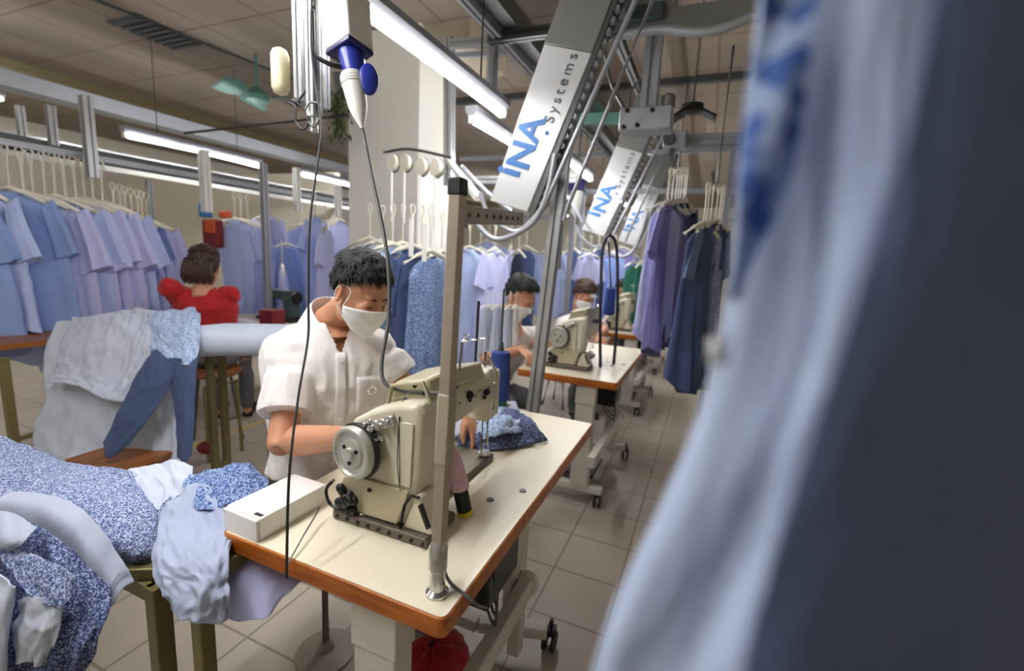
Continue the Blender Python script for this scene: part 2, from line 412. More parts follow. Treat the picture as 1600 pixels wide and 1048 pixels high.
# ================================================================= CAMERA, WORLD
w = bpy.data.worlds.new('w'); SC.world = w; w.use_nodes = True
w.node_tree.nodes['Background'].inputs[0].default_value = (.8, .85, 1, 1); w.node_tree.nodes['Background'].inputs[1].default_value = .3
cam = bpy.data.cameras.new('camera'); cam.sensor_width = 36; cam.lens = 36*F/1600; cam.clip_start = .02
co = bpy.data.objects.new('camera', cam); COL.objects.link(co); SC.camera = co
rt = V((RX.x, RY.x, RZ.x)); dn = V((RX.y, RY.y, RZ.y)); fw = V((RX.z, RY.z, RZ.z))
m3 = Matrix((rt, -dn, -fw)).transposed()
co.matrix_world = Matrix.Translation((0, 0, H)) @ m3.to_4x4()
cam.dof.use_dof = True; cam.dof.focus_distance = 1.12; cam.dof.aperture_fstop = 2.0; cam.dof.aperture_blades = 7
SC.view_settings.view_transform = 'Standard'; SC.view_settings.look = 'None'; SC.view_settings.gamma = 1.0
SC.view_settings.exposure = 2.55
SC.cycles.use_denoising = True
SC.cycles.max_bounces = 8; SC.cycles.diffuse_bounces = 6; SC.cycles.sample_clamp_indirect = 6
# ================================================================= SEWING STATION
TZ = .76
DX0, DX1, DY0, DY1 = -.947, -.362, .628, 1.766
station = []
def build_table():
    t = thing('sewing_table', 'cream topped sewing table with an orange wood edge in the foreground', 'table', ((DX0+DX1)/2, (DY0+DY1)/2, 0), 'sewing tables down the aisle')
    def outline(z, e=0):
        r = .018; pts = []
        for cx, cy, a0 in ((DX1-r, DY0+r, -90), (DX1-r, DY1-r, 0), (DX0+r, DY1-r, 90), (DX0+r, DY0+r, 180)):
            for k in range(5):
                a = math.radians(a0+k*22.5); pts.append(V((cx+(r+e)*math.cos(a), cy+(r+e)*math.sin(a), z)))
        return pts
    part('table_edge', B().loft([outline(TZ-.042), outline(TZ-.002)]), 'edge_wood', t, .002)
    part('table_top', B().loft([outline(TZ-.003, -.004), outline(TZ, -.004)]), 'laminate', t)
    g = B()
    for px, py in ((766, 781), (817, 767)):
        c = at(px, py, z=TZ); g.lathe(c+V((0, 0, -.001)), [(.005, .004), (.009, .004), (.010, .001), (.010, 0)], seg=18)
    part('grommet', g, 'dark_steel', t)
    # T stand
    fr = B()
    lx = DX1-.16
    fr.box((lx-.012, DY0+.03+.02, (TZ-.044+.10)/2), (.105, .06, TZ-.044-.10))
    part('pedestal', fr, 'stand_paint', t, .006)
    part('bracket_cap', B().box((lx-.012, DY0+.05, .655), (.112, .067, .10)), 'stand_paint', t, .003)
    f2 = B().box((lx+.02, DY1-.42, .42), (.06, .07, .60)).bar((lx+.02, DY1-.42, .66), (DX0+.12, DY1-.42, .66), .04, .05)
    part('far_pedestal', f2, 'stand_paint', t, .006)
    b = B().box((-.42, (DY0+1.24)/2-.12, .385), (.04, 1.24-DY0+.22, .065)); b.lathe((-.42, 1.25, .385), [(.034, -.03), (.036, 0), (.03, .02)], axis=V((0, 1, 0)), seg=16)
    part('side_beam', b, 'stand_paint', t, .006)
    part('upright', B().box((-.475, 1.22, .55), (.05, .07, .34)).box((-.455, 1.24, .385), (.07, .05, .05)), 'stand_paint', t, .004)
    part('support_post', B().box((-.455, 1.26, .24), (.04, .05, .26)), 'stand_paint', t, .004)
    c = B().bar((-.62, DY0+.05, .1), (-.40, DY0+.05, .1), .05, .04).bar((-.62, 1.32, .1), (-.39, 1.40, .1), .05, .04)
    c.bar((-.86, DY0+.05, .1), (-.62, DY0+.05, .1), .05, .04).bar((-.86, 1.32, .1), (-.62, 1.32, .1), .05, .04).bar((-.86, DY0+.05, .1), (-.86, 1.32, .1), .04, .04)
    part('foot_frame', c, 'stand_paint', t, .005)
    for x, y in ((-.385, 1.44), (-.42, DY0+.05), (-.86, DY0+.0), (-.86, 1.36)):
        cs = B().lathe((x, y, .085), [(.008, 0), (.008, .03)], seg=8).box((x, y, .07), (.03, .045, .02))
        o = part('caster', cs, 'black_rubber', t)
        wl = B()
        for s in (-.016, .016): wl.lathe((x+s-.006, y-.01, .036), [(.02, 0), (.036, .001), (.036, .011), (.02, .012)], axis=V((1, 0, 0)), seg=22)
        part('wheel', wl, 'black_rubber', o)
    mo = B().lathe((-.62, .92, .52), [(.03, -.01), (.075, 0), (.08, .04), (.08, .15), (.07, .17), (.03, .175)], axis=V((0, 1, 0)), seg=26)
    mo.box((-.62, .98, .62), (.08, .12, .16))
    part('motor', mo, 'motor_teal', t)
    k = B().box((-.47, 1.02, .60), (.12, .2, .14))
    part('control_box', k, 'black_metal', t, .008)
    cb = B()
    for i in range(4):
        cb.tube(curve([(-.40-.02*i, .92+.05*i, .70), (-.42, 1.0, .52-.03*i), (-.47-.02*i, 1.12, .50), (-.45, 1.2, .62), (-.47, 1.05, .66)], 20), .004, 6)
    part('cable', cb, 'cable_grey', t)
    pd = B().box((-.62, .98, .09), (.26, .3, .02))
    part('pedal', pd, 'black_metal', t, .006)
    return t
def build_machine():
    t = thing('sewing_machine', 'beige industrial sewing machine with a round handwheel on the foreground table', 'sewing machine', (-.63, .95, TZ), 'industrial sewing machines')
    yn, yf = .80, .885
    Q = lambda px, py, y=.80: at(px, py, y=y)
    # bed
    part('front_bed', B().box((-.635, .845, TZ+.012), (.265, .13, .024)), 'machine_base', t, .005)
    bed = B().box((-.645, 1.11, TZ+.010), (.15, .32, .02))
    part('bed', bed, 'machine_base', t, .005)
    bolts = B()
    for i in range(9): bolts.lathe((-.75+.03*i, .782, TZ+.012), [(.004, -.002), (.004, -.006)], axis=V((0, 1, 0)), seg=8)
    part('bed_screw', bolts, 'black_metal', t)
    # column: wide foot narrowing to the shoulder
    z0 = TZ+.024
    prof = [(-.755, z0), (-.765, z0+.05), (-.735, z0+.10), (-.752, z0+.15), (-.752, z0+.19), (-.725, z0+.225), (-.665, z0+.262), (-.60, z0+.285), (-.545, z0+.292), (-.53, z0+.27), (-.535, z0+.13), (-.545, z0+.085), (-.575, z0)]
    rings = []
    for y, s in ((yn, .90), (yn+.012, 1.0), (yf, 1.0), (yf+.015, .92)):
        cx, cz = -.64, z0+.13
        rings.append([V((cx+(x-cx)*s, y, cz+(z-cz)*(1-(1-s)*.5))) for x, z in prof])
    part('machine_body', B().loft(rings), 'machine_enamel', t, .006)
    lp = [(-.752, z0+.002), (-.76, z0+.05), (-.742, z0+.085), (-.70, z0+.095), (-.56, z0+.092), (-.562, z0+.075), (-.59, z0+.004)]
    part('lower_cover', B().loft([[V((x, yn-.001, z)) for x, z in lp], [V((x, yn-.008, z)) for x, z in lp]]), 'machine_dark', t, .003)
    # bobbin side bracket, a flared triangular guard
    gp = [V((-.575, yn-.004, z0)), V((-.545, yn-.004, z0+.085)), V((-.53, yn-.004, z0+.085)), V((-.492, yn-.004, z0+.012)), V((-.503, yn-.004, z0)), ]
    part('side_guard', B().prism(gp, (0, .06, 0)), 'machine_enamel', t, .004)
    part('guard_slot', B().bar((-.526, yn-.009, z0+.072), (-.503, yn-.009, z0+.022), .006, .012, V((0, 1, 0))), 'black_metal', t)
    part('guard_edge', B().tube([(-.577, yn-.01, z0+.002), (-.566, yn-.01, z0+.06), (-.547, yn-.01, z0+.088), (-.528, yn-.01, z0+.088)], .0035, 8), 'black_metal', t)
    # arm to the needle end
    rings = []
    for y, w, h0, h1 in ((yf-.02, .10, z0+.17, z0+.285), (.98, .095, z0+.185, z0+.283), (1.10, .085, z0+.185, z0+.28), (1.20, .08, z0+.185, z0+.28), (1.205, .075, z0+.12, z0+.285), (1.265, .07, z0+.12, z0+.28), (1.275, .06, z0+.13, z0+.27)):
        rings.append([V((-.60+dx*w/2, y, h0+(h1-h0)*f)) for dx, f in ((-1, .08), (-.8, 0), (.8, 0), (1, .08), (1, .86), (.75, 1), (-.75, 1), (-1, .86))])
    part('arm', B().loft(rings), 'machine_enamel', t, .005)
    # raised cover on the arm
    cv = [V((-.665, .86, z0+.262)), V((-.65, .86, z0+.315)), V((-.56, .86, z0+.335)), V((-.54, .86, z0+.29))]
    part('arm_cover', B().loft([cv, [p+V((.0, .12, .006)) for p in cv], [p+V((0, .27, -.01)) for p in cv]]), 'machine_dark', t, .008)
    # handwheel
    wc = V((-.690, .765, .950)); ax = V((-.14, -1, .0)).normalized()
    hw = B().lathe(wc, [(.012, -.02), (.050, -.018), (.060, -.012), (.062, 0), (.058, .008), (.052, .009), (.049, .003), (.034, .001), (.032, .006), (.016, .008), (.014, .016), (.006, .017)], axis=ax, seg=48)
    w_ = part('handwheel', hw, 'chrome', t); w_.data.materials[0] = M['wheel_metal']
    wr = B().lathe(wc, [(.063, -.024), (.066, -.016), (.064, -.010), (.05, -.010), (.05, -.024)], axis=ax, seg=48)
    part('wheel_belt', wr, 'black_rubber', t)
    sc_ = B()
    d, a_, b_ = frame(ax)
    for k in range(3): sc_.lathe(wc+d*.004+(a_*math.cos(k*2.1+.6)+b_*math.sin(k*2.1+.6))*.022, [(.005, 0), (.005, .006), (.003, .007)], axis=ax, seg=12)
    part('wheel_screw', sc_, 'black_metal', t)
    part('wheel_shaft', B().tube([wc-d*.02, wc-d*.06], .018, 16), 'machine_dark', t)
    # stitch dial / looper cluster at the left foot
    cl = B(); r_ = random.Random(3)
    for k in range(14):
        c = V((-.757+.06*r_.random(), yn-.012-.012*r_.random(), z0+.005+.055*r_.random()))
        cl.lathe(c, [(.004, 0), (.011, .001), (.011, .008), (.006, .012), (.003, .013)], axis=V((r_.random()-.5, -1.4, .3)), seg=12)
    cl.tube(curve([(-.77, yn-.01, z0+.07), (-.785, yn-.02, z0+.045), (-.77, yn-.02, z0+.01), (-.71, yn-.02, z0+.006)], 14), .004, 8)
    part('adjusting_knob', cl, 'black_metal', t)
    part('cover_screw', B().lathe((-.665, yn-.008, z0+.07), [(.005, 0), (.005, .004), (.002, .005)], axis=V((0, -1, 0)), seg=12), 'black_metal', t)
    # tension posts on the shoulder
    tn = B()
    for (x, z, r) in ((-.652, .225, .014), (-.632, .235, .011), (-.640, .200, .009), (-.612, .245, .012), (-.668, .232, .008)):
        tn.lathe((x, yn-.002, z0+z), [(r*.4, 0), (r, .002), (r*.6, .006), (r, .010), (r*.5, .012), (r*.4, .022), (r*.6, .024), (r*.3, .026)], axis=V((.1, -1, .1)), seg=18)
    part('tension_disc', tn, 'chrome', t)
    for (x, y, z, r) in ((-.61, .853, .272, .012), (-.56, .85, .305, .005), (-.585, .85, .318, .005), (-.55, 1.05, .25, .012), (-.552, 1.16, .23, .010)):
        part('oil_plug', B().lathe((x, y, z0+z), [(r, 0), (r*.9, .006), (r*.3, .008)], axis=V((0.3, -1, 0)), seg=14), 'black_metal', t)
    th = B().tube(curve([(-.60, .845, z0+.30), (-.605, .80, z0+.262), (-.59, .795, z0+.24), (-.587, .79, z0+.15), (-.578, .79, z0+.09)], 20), .0012, 6)
    part('thread', th, 'cable_grey', t)
    ln = B().tube([(-.587, .796, z0+.26), (-.584, .796, z0+.10)], .002, 6)
    part('panel_joint', ln, 'black_metal', t)
    # take-up lever, arm fittings
    r_ = random.Random(11)
    for k in range(9):
        y_ = .97+.03*k; m_ = 'black_metal' if k % 3 == 0 else 'chrome'
        part('arm_screw', B().lathe((-.556, y_, z0+.205+.06*r_.random()), [(.006, 0), (.0065, .004), (.003, .008)], axis=V((1, -.4, 0)), seg=12), m_, t)
    for k, (y_, z_) in enumerate(((.90, .300), (.93, .315), (.97, .318), (1.02, .305), (1.06, .30), (1.13, .298), (1.19, .292))):
        part('arm_fitting', B().lathe((-.60+.012*(k % 3), y_, z0+z_-.02), [(.012, 0), (.012, .012), (.007, .014), (.007, .026), (.004, .028)], seg=14), ('chrome', 'machine_dark', 'black_metal')[k % 3], t)
    part('take_up_lever', B().tube(curve([(-.555, 1.215, z0+.16), (-.545, 1.21, z0+.22), (-.55, 1.19, z0+.30), (-.56, 1.17, z0+.335)], 12), .004, 8), 'chrome', t)
    part('upper_cover_edge', B().tube([(-.655, .845, z0+.262), (-.645, .845, z0+.31), (-.56, .845, z0+.33), (-.54, .845, z0+.285)], .005, 8), 'machine_dark', t)
    part('front_plate', B().loft([[V((x, yn-.001, z)) for x, z in ((-.60, z0+.10), (-.556, z0+.10), (-.55, z0+.25), (-.592, z0+.25))], [V((x, yn-.005, z)) for x, z in ((-.60, z0+.10), (-.556, z0+.10), (-.55, z0+.25), (-.592, z0+.25))]]), 'machine_enamel', t, .002)
    # thread guides standing on the arm
    gd = B().tube([(-.56, 1.0, z0+.28), (-.55, 1.0, z0+.40)], .004, 8).tube(curve([(-.55, 1.0, z0+.40), (-.56, 1.05, z0+.41), (-.6, 1.1, z0+.40)], 10), .003, 8)
    gd.tube([(-.60, 1.24, z0+.28), (-.60, 1.24, z0+.33)], .005, 8)
    for k in range(4): gd.lathe((-.57+.01*k, 1.0+.03*k, z0+.395), [(.008, 0), (.010, .003), (.004, .005)], seg=12)
    part('thread_guide', gd, 'chrome', t)
    nb = B().tube([(-.60, 1.24, z0+.14), (-.60, 1.24, z0+.01)], .004, 8).tube([(-.585, 1.245, z0+.14), (-.585, 1.245, z0+.03)], .006, 8).box((-.59, 1.23, z0+.01), (.03, .04, .006))
    part('needle_bar', nb, 'chrome', t)
    part('needle_cover', B().box((-.60, 1.268, z0+.20), (.075, .02, .15)), 'machine_enamel', t, .008)
    ft = B()
    for x, y in ((-.745, .80), (-.69, .80)): ft.lathe((x, y, z0), [(.012, 0), (.012, .006), (.005, .008)], seg=12)
    part('foot_screw', ft, 'chrome', t)
    return t
mat('wheel_metal', (190, 190, 180), .4, .45); mat('tape', (176, 168, 146), .6)
def build_thread_stand():
    p0 = V((-.41, .68, TZ)); p1 = V((-.392, .68, 1.50))
    t = thing('thread_stand', 'tall square metal post bolted to the front corner of the foreground table', 'stand', p0, 'thread stands on the tables')
    part('base_socket', B().lathe(p0, [(.022, 0), (.022, .006), (.015, .012), (.014, .05), (.018, .055), (.018, .10), (.013, .11)], seg=24), 'chrome', t)
    part('post', B().bar(p0+V((0, 0, .05)), p1, .022, .022), 'pole_metal', t, .002)
    part('end_cap', B().box(p1+V((0, 0, .008)), (.026, .026, .028)), 'black_rubber', t, .003)
    q = at(815, 342, y=1.10)
    ar = B().bar(p1+V((.0, .012, -.035)), q, .008, .03)
    part('cross_arm', ar, 'bar_metal', t, .001)
    d, a_, b_ = frame(q-p1)
    for k in range(8): part('arm_hole', B().lathe(p1.lerp(q, .1+.11*k)+V((.0035, 0, -.035*(1-.1-.11*k)))+a_*.002, [(.004, 0), (.004, .002)], axis=a_, seg=10), 'black_metal', t)
    cl = B().bar(p0.lerp(p1, .36), p0.lerp(p1, .54), .027, .027)
    part('tape_wrap', cl, 'tape', t, .004)
    wr = curve([(-.655, .80, 1.09), (-.60, .72, 1.10), (-.50, .68, 1.12), (-.42, .665, 1.12), (-.385, .67, 1.09), (-.39, .675, 1.0), (-.415, .66, .95), (-.425, .665, .80)], 40)
    return t
T1 = build_table(); MC1 = build_machine(); S1 = build_thread_stand()
SP = 1.80
for k, (la, lb, lc) in enumerate((
    ('second sewing table down the aisle, directly beyond the foreground table', 'second sewing machine, seen between the slotted post and the far workers', 'thin thread post standing on the second table'),
    ('third sewing table down the aisle with a dark motor underneath', 'third sewing machine, in front of the worker with brown hair', 'thread post on the third table'),
    ('fourth and farthest sewing table of the aisle', 'farthest sewing machine, by the small worker in front of teal clothes', 'thread post on the farthest table')), 1):
    o = copy_tree(T1, off=(-.03*k, SP*k+.02, 0)); o['label'] = la
    o = copy_tree(MC1, off=(-.03*k-.06, SP*k+.02, 0)); o['label'] = lb
    if k > 1: o = copy_tree(S1, off=(-.03*k, SP*k+.02, 0)); o['label'] = lc
# ---- small things on the foreground table
bx = thing('carton_box', 'long white cardboard box with a torn slot on the left corner of the table', 'box', (-.885, .735, TZ))
R3 = Matrix.Rotation(math.radians(-2), 3, 'Z')
part('carton', B().box((-.888, .727, TZ+.026), (.108, .185, .050), R3), 'card_white', bx, .0015)
part('lid_flap', B().box((-.886, .733, TZ+.0525), (.112, .180, .002), R3), 'card_white', bx)
part('torn_slot', B().box((-.852, .652, TZ+.054), (.022, .008, .001)), 'black_metal', bx)
part('box_seam', B().bar((-.833, .637, TZ+.004), (-.833, .637, TZ+.048), .001, .001), 'machine_base', bx)
# pile of blue printed cloth
rows = [[at(722, 672, z=.80), at(760, 650, z=.83), at(800, 640, z=.83), at(828, 655, z=.80)],
        [at(716, 690, z=.79), at(760, 668, z=.83), at(805, 655, z=.83), at(845, 672, z=.80)],
        [at(715, 704, z=.765), at(752, 703, z=.768), at(800, 700, z=.768), at(856, 688, z=.765)]]
solo('folded_garment', sheet(rows, 30, 50, .010, 22, 3), 'print_dark', 'blue and white printed garment piece bunched on the table behind the machine', 'cloth', 'garment pieces on the table', thick=.004)
rows = [[at(735, 655, z=.80), at(775, 640, z=.83), at(812, 640, z=.80)],
        [at(738, 672, z=.82), at(775, 655, z=.85), at(812, 655, z=.83)],
        [at(742, 690, z=.79), at(780, 680, z=.82), at(815, 676, z=.80)]]
solo('folded_garment', sheet(rows, 26, 40, .010, 24, 8), 'print_soft', 'paler grey blue cloth folded on top of the printed pile', 'cloth', 'garment pieces on the table', thick=.004)
rows = [[at(700, 655, z=.78), at(750, 632, z=.80), at(805, 628, z=.79)], [at(700, 690, z=.775), at(755, 660, z=.80), at(812, 645, z=.78)]]
solo('folded_garment', sheet(rows, 26, 40, .008, 24, 12), 'ice_grey', 'pale cloth corner lying between the thread cone and the printed pile', 'cloth', 'garment pieces on the table', thick=.004)
# thread cone, pink with black core and yellow foot, leaning on the post
c0 = at(727, 803, z=TZ); c1 = at(703, 685, y=.93)
d = (c1-c0).normalized()
t = thing('thread_cone', 'pink wrapped cone with a black sleeve and yellow foot beside the post', 'thread cone', c0)
part('yellow_foot', B().lathe(c0, [(.018, 0), (.020, .002), (.020, .010), (.018, .012)], axis=d), 'yellow_thread', t)
part('black_sleeve', B().lathe(c0+d*.010, [(.0185, 0), (.0185, .064)], axis=d), 'black_rubber', t)
part('pink_cover', B().lathe(c0+d*.072, [(.023, -.002), (.0235, .01), (.021, .05), (.016, .085), (.010, .10)], axis=d), 'thread_pink', t)
# white canister with blue top behind the post
c0 = at(668, 812, z=TZ)
t = thing('spray_can', 'slim white canister with a black collar next to the metal post', 'can', c0)
part('can_body', B().lathe(c0, [(.013, 0), (.015, .003), (.015, .085), (.013, .09)], seg=26), 'white_plastic', t)
part('collar', B().lathe(c0+V((0, 0, .088)), [(.011, 0), (.011, .02), (.006, .022)], seg=20), 'black_rubber', t)
c0 = at(652, 806, z=TZ)+V((0.0, .05, 0))
t = thing('thread_cone', 'dark blue thread cone standing behind the white canister', 'thread cone', c0)
part('yarn', B().lathe(c0, [(.026, 0), (.027, .01), (.020, .11), (.017, .115)], seg=26), 'thread_blue', t)
part('cone_tip', B().lathe(c0+V((0, 0, .115)), [(.010, 0), (.008, .02)], seg=16), 'thread_light', t)
# blue cone on a wire spindle, far left corner
c0 = at(779, 628, y=1.62)
t = thing('thread_cone', 'large royal blue thread cone on a green base beyond the machine', 'thread cone', c0)
part('yarn', B().lathe(c0, [(.036, .012), (.043, .016), (.044, .03), (.038, .19), (.036, .205), (.018, .21)], seg=30), 'thread_blue', t)
part('green_core', B().lathe(c0, [(.034, .0), (.034, .012), (.01, .014)], seg=24), 'thread_green', t)
part('core_tip', B().lathe(c0+V((0, 0, .21)), [(.012, 0), (.007, .035)], seg=16), 'motor_teal', t)
t = thing('cone_holder', 'thin dark rod with discs holding thread behind the machine', 'holder', (c0.x, c0.y, TZ))
cc = at(738, 650, y=1.52)
part('spindle', B().tube([(c0.x, c0.y, TZ), (c0.x, c0.y, c0.z+.45)], .004, 8), 'dark_steel', t)
part('rod', B().tube([V((cc.x, cc.y, TZ)), at(748, 470, y=1.52)], .006, 8), 'dark_steel', t)
part('disc', B().lathe(V((c0.x, c0.y, c0.z-.008)), [(.05, 0), (.05, .004)], seg=30), 'galvanised', t)
part('clamp_block', B().box(V((cc.x, cc.y, TZ+.03)), (.05, .05, .06)), 'machine_dark', t, .006)
part('foot_plate', B().bar(V((cc.x, cc.y, TZ+.06)), V((c0.x, c0.y, c0.z-.004)), .02, .004), 'dark_steel', t)
a = at(722, 735, z=TZ+.006); b = at(765, 700, z=TZ+.006)
t = thing('tweezers', 'slim metal tweezers lying beside the printed cloth', 'tweezers', a)
part('tweezer_arm', B().bar(a, b, .006, .003), 'chrome', t); part('tweezer_arm', B().bar(a+V((.006, .006, 0)), b, .006, .003), 'dark_steel', t)
# red thing under the table, and yellow tag behind box
c = at(690, 1035, z=.32)
c = at(672, 1062, z=.22)
solo('cloth_bag', sheet([[c+V((.10*math.cos(a)*math.sin(b), .15*math.sin(a)*math.sin(b), .11*math.cos(b))) for a in [k*2*PI/10 for k in range(11)]] for b in (.05, .5, 1.0, 1.5, 2.0, 2.6, 3.1)], 40, 60, .008, 16, 5), 'red_cloth', 'dark red cloth bag under the front corner of the table', 'bag')
y = at(344, 791, y=.86)
t = thing('pin_holder', 'small yellow thread tag on a thin pin behind the white box', 'tag', (y.x, y.y, TZ-.1))
g = B(); r_ = random.Random(5)
for k in range(7): g.ell(y+V(((r_.random()-.5)*.03, (r_.random()-.5)*.02, (r_.random()-.5)*.012)), (.009, .008, .005), seg=8, rings=6)
part('yellow_tuft', g, 'yellow_thread', t); part('pin', B().tube([y, y-V((0, 0, .05))], .002, 6), 'dark_steel', t)
# cable lying off the table corner
solo('power_cable', B().tube(curve([(-.418, .70, TZ+.07), at(700, 905, z=TZ+.01), at(728, 930, z=TZ+.006), at(745, 945, z=TZ-.02), at(760, 950, z=.6)], 26), .0035, 8), 'cable_grey', 'short grey cable from the metal post over the table corner', 'cable')
# ================================================================= OVERHEAD CONVEYOR
def board(k, lbl):
    off = V((-.03*k, SP*k, 0))
    t = thing('conveyor_board', lbl, 'machine board', V((-.88, 2.0, 1.6))+off, 'white inclined conveyor boards')
    bl, br = V((-.98, 2.0, 1.655))+off, V((-.79, 2.0, 1.605))+off
    tl, tr = V((-.755, 2.0, 2.30))+off, V((-.545, 2.0, 2.24))+off
    up = (tl-bl).normalized(); 
    def slabq(q, m, n, dy): return part(n, B().loft([[p+V((0, 0, 0)) for p in q], [p+V((0, dy, 0)) for p in q]]), m, t, .003)
    slabq([bl, br, tr, tl], 'board_white', 'board_panel', .03)
    t2, t3 = tl+up*.42, tr+up*.42
    slabq([tl+up*.002, tr+up*.002, t3, t2], 'grey_panel', 'upper_panel', .03)
    o = bl.lerp(br, .5)
    rt_ = (br-bl).normalized()
    # side channel with chain
    e = B().bar(br+rt_*.014+V((0, .05, -.02)), t3+rt_*.014+V((0, .05, 0)), .02, .09, V((0, 1, 0)))
    part('side_channel', e, 'dark_steel', t)
    ch = []
    for i in range(26):
        for f, w in ((0, .024), (.15, .040), (.5, .040), (.65, .024)): ch.append(br.lerp(t3, (i+f)/26)+rt_*w+V((0, .015, 0)))
    ch += [t3+rt_*.018+V((0, .015, 0)), br+rt_*.018+V((0, .015, 0))]
    part('drive_chain', B().prism(ch, (0, .03, 0)), 'galvanised', t)
    # rails: one straight tube beside the board, one loop under it
    a = tr+rt_*.10+up*.30; b = br+rt_*.07+up*.10
    pts = curve([a, a.lerp(b, .5), b, b-up*.08+V((-.015, 0, 0)), br-up*.10-rt_*.02, bl-up*.06+rt_*.02, bl-rt_*.06+up*.02], 46)
    part('loop_rail', B().tube(pts, .011, 10), 'galvanised', t)
    a = tr+rt_*.16+up*.25; b = br+rt_*.17+up*.08
    part('outer_rail', B().tube([a, a.lerp(b, .5), b, b-up*.05+V((.0, 0, -.02))], .009, 10), 'galvanised', t)
    x = up; yv = (tl-tr).normalized()
    fo = V((0, -.003, 0))
    p = bl+up*.135-yv*.045+fo
    text_on('i', .16, bl+up*.13-yv*.095+fo, x, yv, 'logo_blue', t, 'logo_letter', .0008, .005)
    text_on('NA', .155, bl+up*.17-yv*.125+fo, x, yv, 'logo_blue', t, 'logo_lettering', .0008, .005)
    text_on('Systems', .066, bl+up*.385-yv*.165+fo, x, yv, 'logo_dark', t, 'small_lettering', .0005, 0, 1.35)
    part('logo_dot', B().lathe(bl+up*.345-yv*.155+fo, [(.009, 0), (.009, .001)], axis=V((0, -1, 0))), 'logo_blue', t)
    return t
board(0, 'large white inclined board with blue and grey lettering over the first machine')
board(1, 'second white inclined board with a blue logo, farther down the aisle')
board(2, 'third and smallest white inclined board near the purple garments')
def beam(name, p, q, w, lbl, cat='rail', m='galvanised', slot=True, h=None, grp=None):
    b = B().slot(p, q, w) if slot else B().bar(p, q, w, h or w)
    return solo(name, b, m, lbl, cat, grp)
ZR = 2.55
# twin rails towards the far end
p = at(730, 0, z=ZR); beam('conveyor_rail', (p.x, p.y-.6, ZR), (p.x, 11, ZR), .05, 'grey slotted rail running from the top edge toward the far end, left one of two', m='aluminium')
p = at(775, 0, z=ZR+.06); beam('conveyor_rail', (p.x, p.y-.6, ZR+.06), (p.x, 11, ZR+.06), .09, 'broad dark rail running to the far end just right of its slimmer twin', m='dark_steel', slot=False)
p = at(905, 60, z=2.7); beam('conveyor_rail', (p.x+.22, p.y-1, 2.7), (p.x+.22, 11, 2.7), .05, 'thin dark rail close to the ceiling right of the large board', m='dark_steel')
# main slotted post and other uprights
def post(name, a, b, w, lbl, m='aluminium'): return solo(name, B().slot(a, b, w), m, lbl, 'post', 'metal posts of the conveyor frame')
a = at(833, 640, y=2.08); bq = at(884, 225, y=2.08)
dirn = (bq-a).normalized()
post('frame_post', a-dirn*(a.z/dirn.z), bq+dirn*.75, .055, 'tall slotted aluminium post standing beyond the foreground table', 'aluminium')
a = at(702, 290, y=2.9); b = at(702, 72, y=2.9)
post('frame_post', (a.x, 2.9, a.z), (b.x, 2.9, b.z+.05), .06, 'white slotted upright hanging right of the column above the round rollers')
a = at(706, 70, y=2.9); b = at(768, 64, y=2.9); beam('cross_rail', a, b, .05, 'short white slotted rail joining the upright right of the column', m='aluminium')
a = at(706, 80, y=2.95); b = at(790, 74, y=2.95); beam('cross_rail', a-V((0, 0, .03)), b-V((0, 0, .03)), .03, 'slim round rail below the short white slotted rail', slot=False)
a = at(772, 48, y=2.7); b = at(768, 142, y=2.7); post('frame_post', (a.x, 2.7, a.z), (a.x, 2.7, b.z), .05, 'short grey hanging post right of the bright tube lamp', 'galvanised')
a = at(735, 282, y=3.0); b = at(880, 283, y=3.0); beam('cross_rail', a, (b.x+.1, 3.0, a.z), .05, 'pale cross rail behind the lower end of the large board', m='aluminium')
a = at(700, 250, y=2.9); b = at(748, 310, y=2.3); beam('brace_rail', a, b, .04, 'bright diagonal brace below the white upright', m='white_enamel', slot=False, h=.03)
a = at(700, 160, y=4.5); beam('cross_rail', (a.x-.2, 4.5, a.z), (1.5, 4.5, a.z), .06, 'dark cross rail under the ceiling behind the large board', m='dark_steel', slot=False)
a = at(805, 55, y=2.4); b = at(870, 48, y=2.4); beam('cross_rail', (a.x-.15, 2.4, a.z), (b.x+.1, 2.4, b.z), .05, 'dark cross rail left of the top of the large board', m='dark_steel')
# right of the board: cross beam with curved track, drop post, gear unit
a = at(948, 46, y=2.25); b = at(1160, 40, y=2.25)
beam('cross_rail', a, (b.x+.6, 2.25, a.z), .07, 'heavy grey cross beam reaching the blurred garment at upper right', m='grey_panel', slot=False)
pts = curve([at(955, 58, y=2.1), at(1030, 46, y=2.1), at(1085, 50, y=2.1), at(1130, 44, y=2.1), at(1190, 20, y=2.1)], 30)
solo('curved_track', B().tube(pts, .018, 10), 'galvanised', 'curved pale track tube under the grey cross beam', 'rail')
t = thing('drive_motor', 'grey green motor on top of the cross beam at the top edge', 'motor', at(1012, 25, y=2.25))
c = at(1012, 6, y=2.25); part('motor_body', B().lathe(c+V((-.12, 0, 0)), [(.05, 0), (.075, .01), (.075, .18), (.06, .2), (.06, .24)], axis=V((1, 0, 0)), seg=24), 'grey_panel', t)
part('gear_box', B().box(c+V((.0, 0, -.06)), (.16, .14, .06)), 'motor_teal', t, .006)
a = at(1024, 55, y=2.3); b = at(1024, 190, y=2.3); post('frame_post', (a.x, 2.3, a.z), (a.x, 2.3, b.z), .07, 'thick grey post hanging from the cross beam right of the large board', 'galvanised')
t = thing('drive_unit', 'grey gear unit with small bolts at the foot of the hanging post', 'drive unit', at(1010, 200, y=2.3))
c = at(1010, 190, y=2.3)
part('unit_plate', B().box(c, (.23, .12, .10)), 'galvanised', t, .006)
part('unit_cap', B().lathe(c+V((.09, 0, .05)), [(.03, 0), (.03, .05), (.02, .06)], seg=20), 'grey_panel', t)
g = B()
